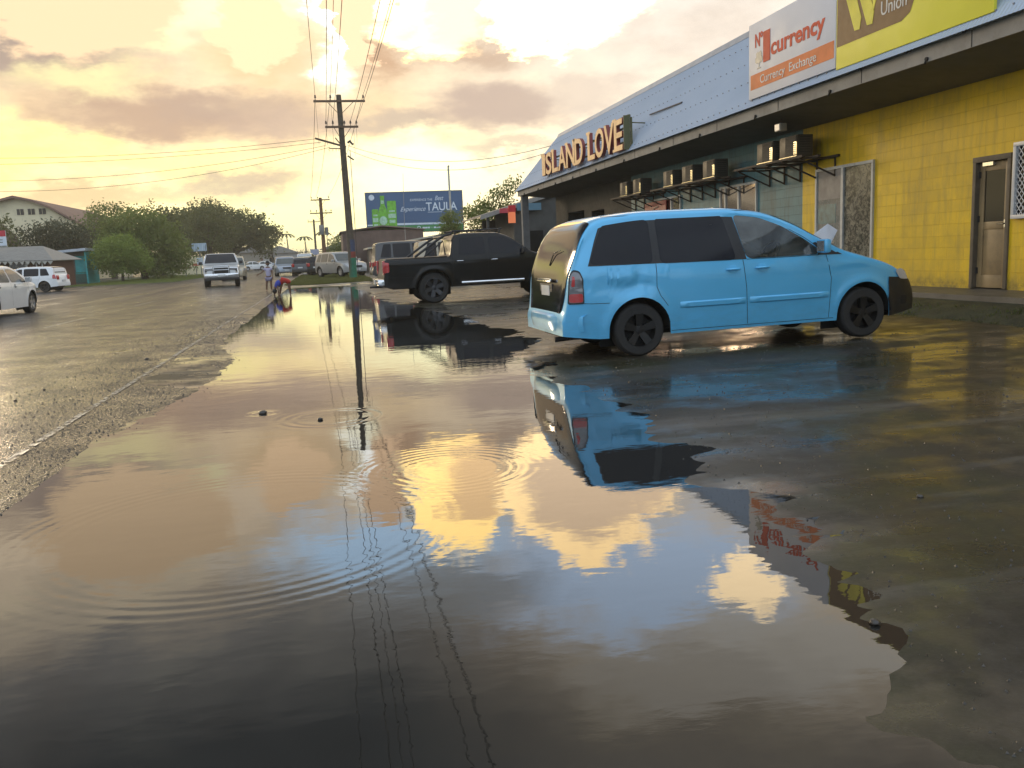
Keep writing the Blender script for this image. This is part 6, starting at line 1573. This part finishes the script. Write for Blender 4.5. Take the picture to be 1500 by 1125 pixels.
def head(parent, c, r, fwd, tilt=0):
    c = Vector(c); f = Vector(fwd).normalized(); s = f.cross(Vector((0, 0, 1))).normalized(); u = s.cross(f)
    bm = bmesh.new(); bmesh.ops.create_uvsphere(bm, u_segments=16, v_segments=12, radius=r)
    for v in bm.verts:
        p = v.co.copy(); x, y, z = p
        if z < 0: x *= 1-.25*(-z/r); y *= 1-.1*(-z/r)
        v.co = c+s*x*.86+f*(y+(.10*r if (abs(x) < .15*r and -.2*r < z < .1*r and y > 0) else 0))+u*z*1.12
    me = bpy.data.meshes.new('hair'); b2 = bm.copy()
    for f_2 in list(b2.faces):
        cc = f_2.calc_center_median()-c
        if cc.dot(u) < .35*r and cc.dot(f) > -.1*r or cc.dot(u) < -.45*r: b2.faces.remove(f_2)
    for v in b2.verts: v.co = c+(v.co-c)*1.10
    b2.to_mesh(me); b2.free(); me.shade_smooth(); link_mesh('hair', me, HAIR, parent)
    m3 = bpy.data.meshes.new('face'); bm.to_mesh(m3); bm.free(); m3.shade_smooth(); hd = link_mesh('head', m3, SKIN, parent)
    mb = MB()
    for sg in (-1, 1): mb.lathe([(.001, -.004), (r*.10, 0), (.001, .004)], 8, 'Y', c+f*r*.9+s*sg*r*.32+u*.05*r)
    mb.tube([c+f*r*.9+s*r*.25-u*.5*r, c+f*r*.95-u*.52*r, c+f*r*.9-s*r*.25-u*.5*r], r*.05, 5)
    mb.build('features', HAIR, hd)
    mb = MB()
    for sg in (-1, 1): mb.tube([c+s*sg*r*.85+u*.15*r, c+s*sg*r*.98, c+s*sg*r*.85-u*.2*r], r*.11, 6)
    mb.build('ears', SKIN, hd)
# standing child, left arm held out
ch = thing('person', (-2.42, 37.6, .03), 0, 'child in a pale lilac shirt standing at the puddle edge with one arm held out', 'person')
J = [(0, 0, .60, .095), (0, 0, .72, .085), (0, 0, .88, .10), (0, 0, .98, .06), (0, 0, 1.06, .035),
     (.065, 0, .56, .07), (.08, -.02, .32, .048), (.085, .03, .06, .030), (.085, -.07, .03, .028), (.085, -.13, .025, .02),
     (-.065, 0, .56, .07), (-.10, -.01, .32, .048), (-.12, .05, .06, .030), (-.12, -.05, .03, .028), (-.12, -.11, .025, .02),
     (-.12, 0, .96, .042), (-.24, -.04, .82, .032), (-.37, -.08, .74, .022), (.12, 0, .96, .042), (.17, .0, .76, .032), (.16, -.08, .60, .022)]
E_ = [(0, 1), (1, 2), (2, 3), (3, 4), (0, 5), (5, 6), (6, 7), (7, 8), (8, 9), (0, 10), (10, 11), (11, 12), (12, 13), (13, 14), (3, 15), (15, 16), (16, 17), (3, 18), (18, 19), (19, 20)]
hand(J, E_, 17, (-.8, -.2, -.3), .13, 1); hand(J, E_, 20, (0, -.2, -1), .13, -1)
skinmesh('body', J, E_, SKIN, ch)
skinmesh('shirt', [(0, 0, .60, .115), (0, 0, .72, .105), (0, 0, .88, .12), (0, 0, .97, .075), (-.12, 0, .95, .06), (-.19, -.02, .88, .05), (.12, 0, .95, .06), (.155, 0, .86, .05)], [(0, 1), (1, 2), (2, 3), (3, 4), (4, 5), (3, 6), (6, 7)], simple('lilac_cloth', (.42, .38, .50), .8), ch)
skinmesh('shorts', [(0, 0, .60, .115), (.07, 0, .54, .09), (.08, 0, .40, .08), (-.07, 0, .54, .09), (-.095, 0, .40, .08)], [(0, 1), (1, 2), (0, 3), (3, 4)], simple('lavender_cloth', (.25, .22, .30), .8), ch)
head(ch, (0, -.005, 1.17), .095, (.3, -.9, -.1))
# bending child
c2 = thing('person', (-1.62, 33.2, .0), 0, 'child in red shorts and blue shirt bending right down in the puddle with legs apart', 'person')
J = [(.06, 0, .58, .10), (-.08, 0, .56, .09), (-.22, -.02, .44, .10), (-.28, -.03, .32, .06), (-.31, -.04, .25, .035),
     (.17, 0, .54, .08), (.20, 0, .30, .05), (.22, .03, .05, .032), (.22, -.07, .02, .028), (.22, -.13, .018, .02),
     (-.04, 0, .50, .075), (-.12, 0, .28, .048), (-.16, .04, .05, .032), (-.17, -.06, .02, .028), (-.17, -.12, .018, .02),
     (-.22, -.10, .34, .04), (-.20, -.14, .20, .03), (-.20, -.12, .08, .022), (-.33, .06, .34, .04), (-.36, .03, .20, .03), (-.36, -.02, .08, .022)]
hand_e = [(0, 1), (1, 2), (2, 3), (3, 4), (0, 5), (5, 6), (6, 7), (7, 8), (8, 9), (0, 10), (10, 11), (11, 12), (12, 13), (13, 14), (3, 15), (15, 16), (16, 17), (3, 18), (18, 19), (19, 20)]
E_ = list(hand_e); hand(J, E_, 17, (0, -.2, -1), .10, 1); hand(J, E_, 20, (0, -.2, -1), .10, -1)
skinmesh('body', J, E_, SKIN, c2)
skinmesh('shirt', [(-.08, 0, .56, .11), (-.22, -.02, .44, .125), (-.28, -.03, .34, .08), (-.23, -.09, .32, .055), (-.33, .05, .32, .055)], [(0, 1), (1, 2), (2, 3), (2, 4)], simple('blue_cloth', (.03, .05, .30), .8), c2)
skinmesh('shorts', [(.06, 0, .60, .135), (-.06, 0, .58, .12), (.18, 0, .52, .11), (.20, 0, .42, .10), (-.06, 0, .50, .10), (-.10, 0, .40, .09)], [(0, 1), (0, 2), (2, 3), (0, 4), (4, 5)], simple('red_cloth', (.45, .03, .02), .8), c2)
head(c2, (-.33, -.05, .17), .09, (-.3, -.6, -.7))
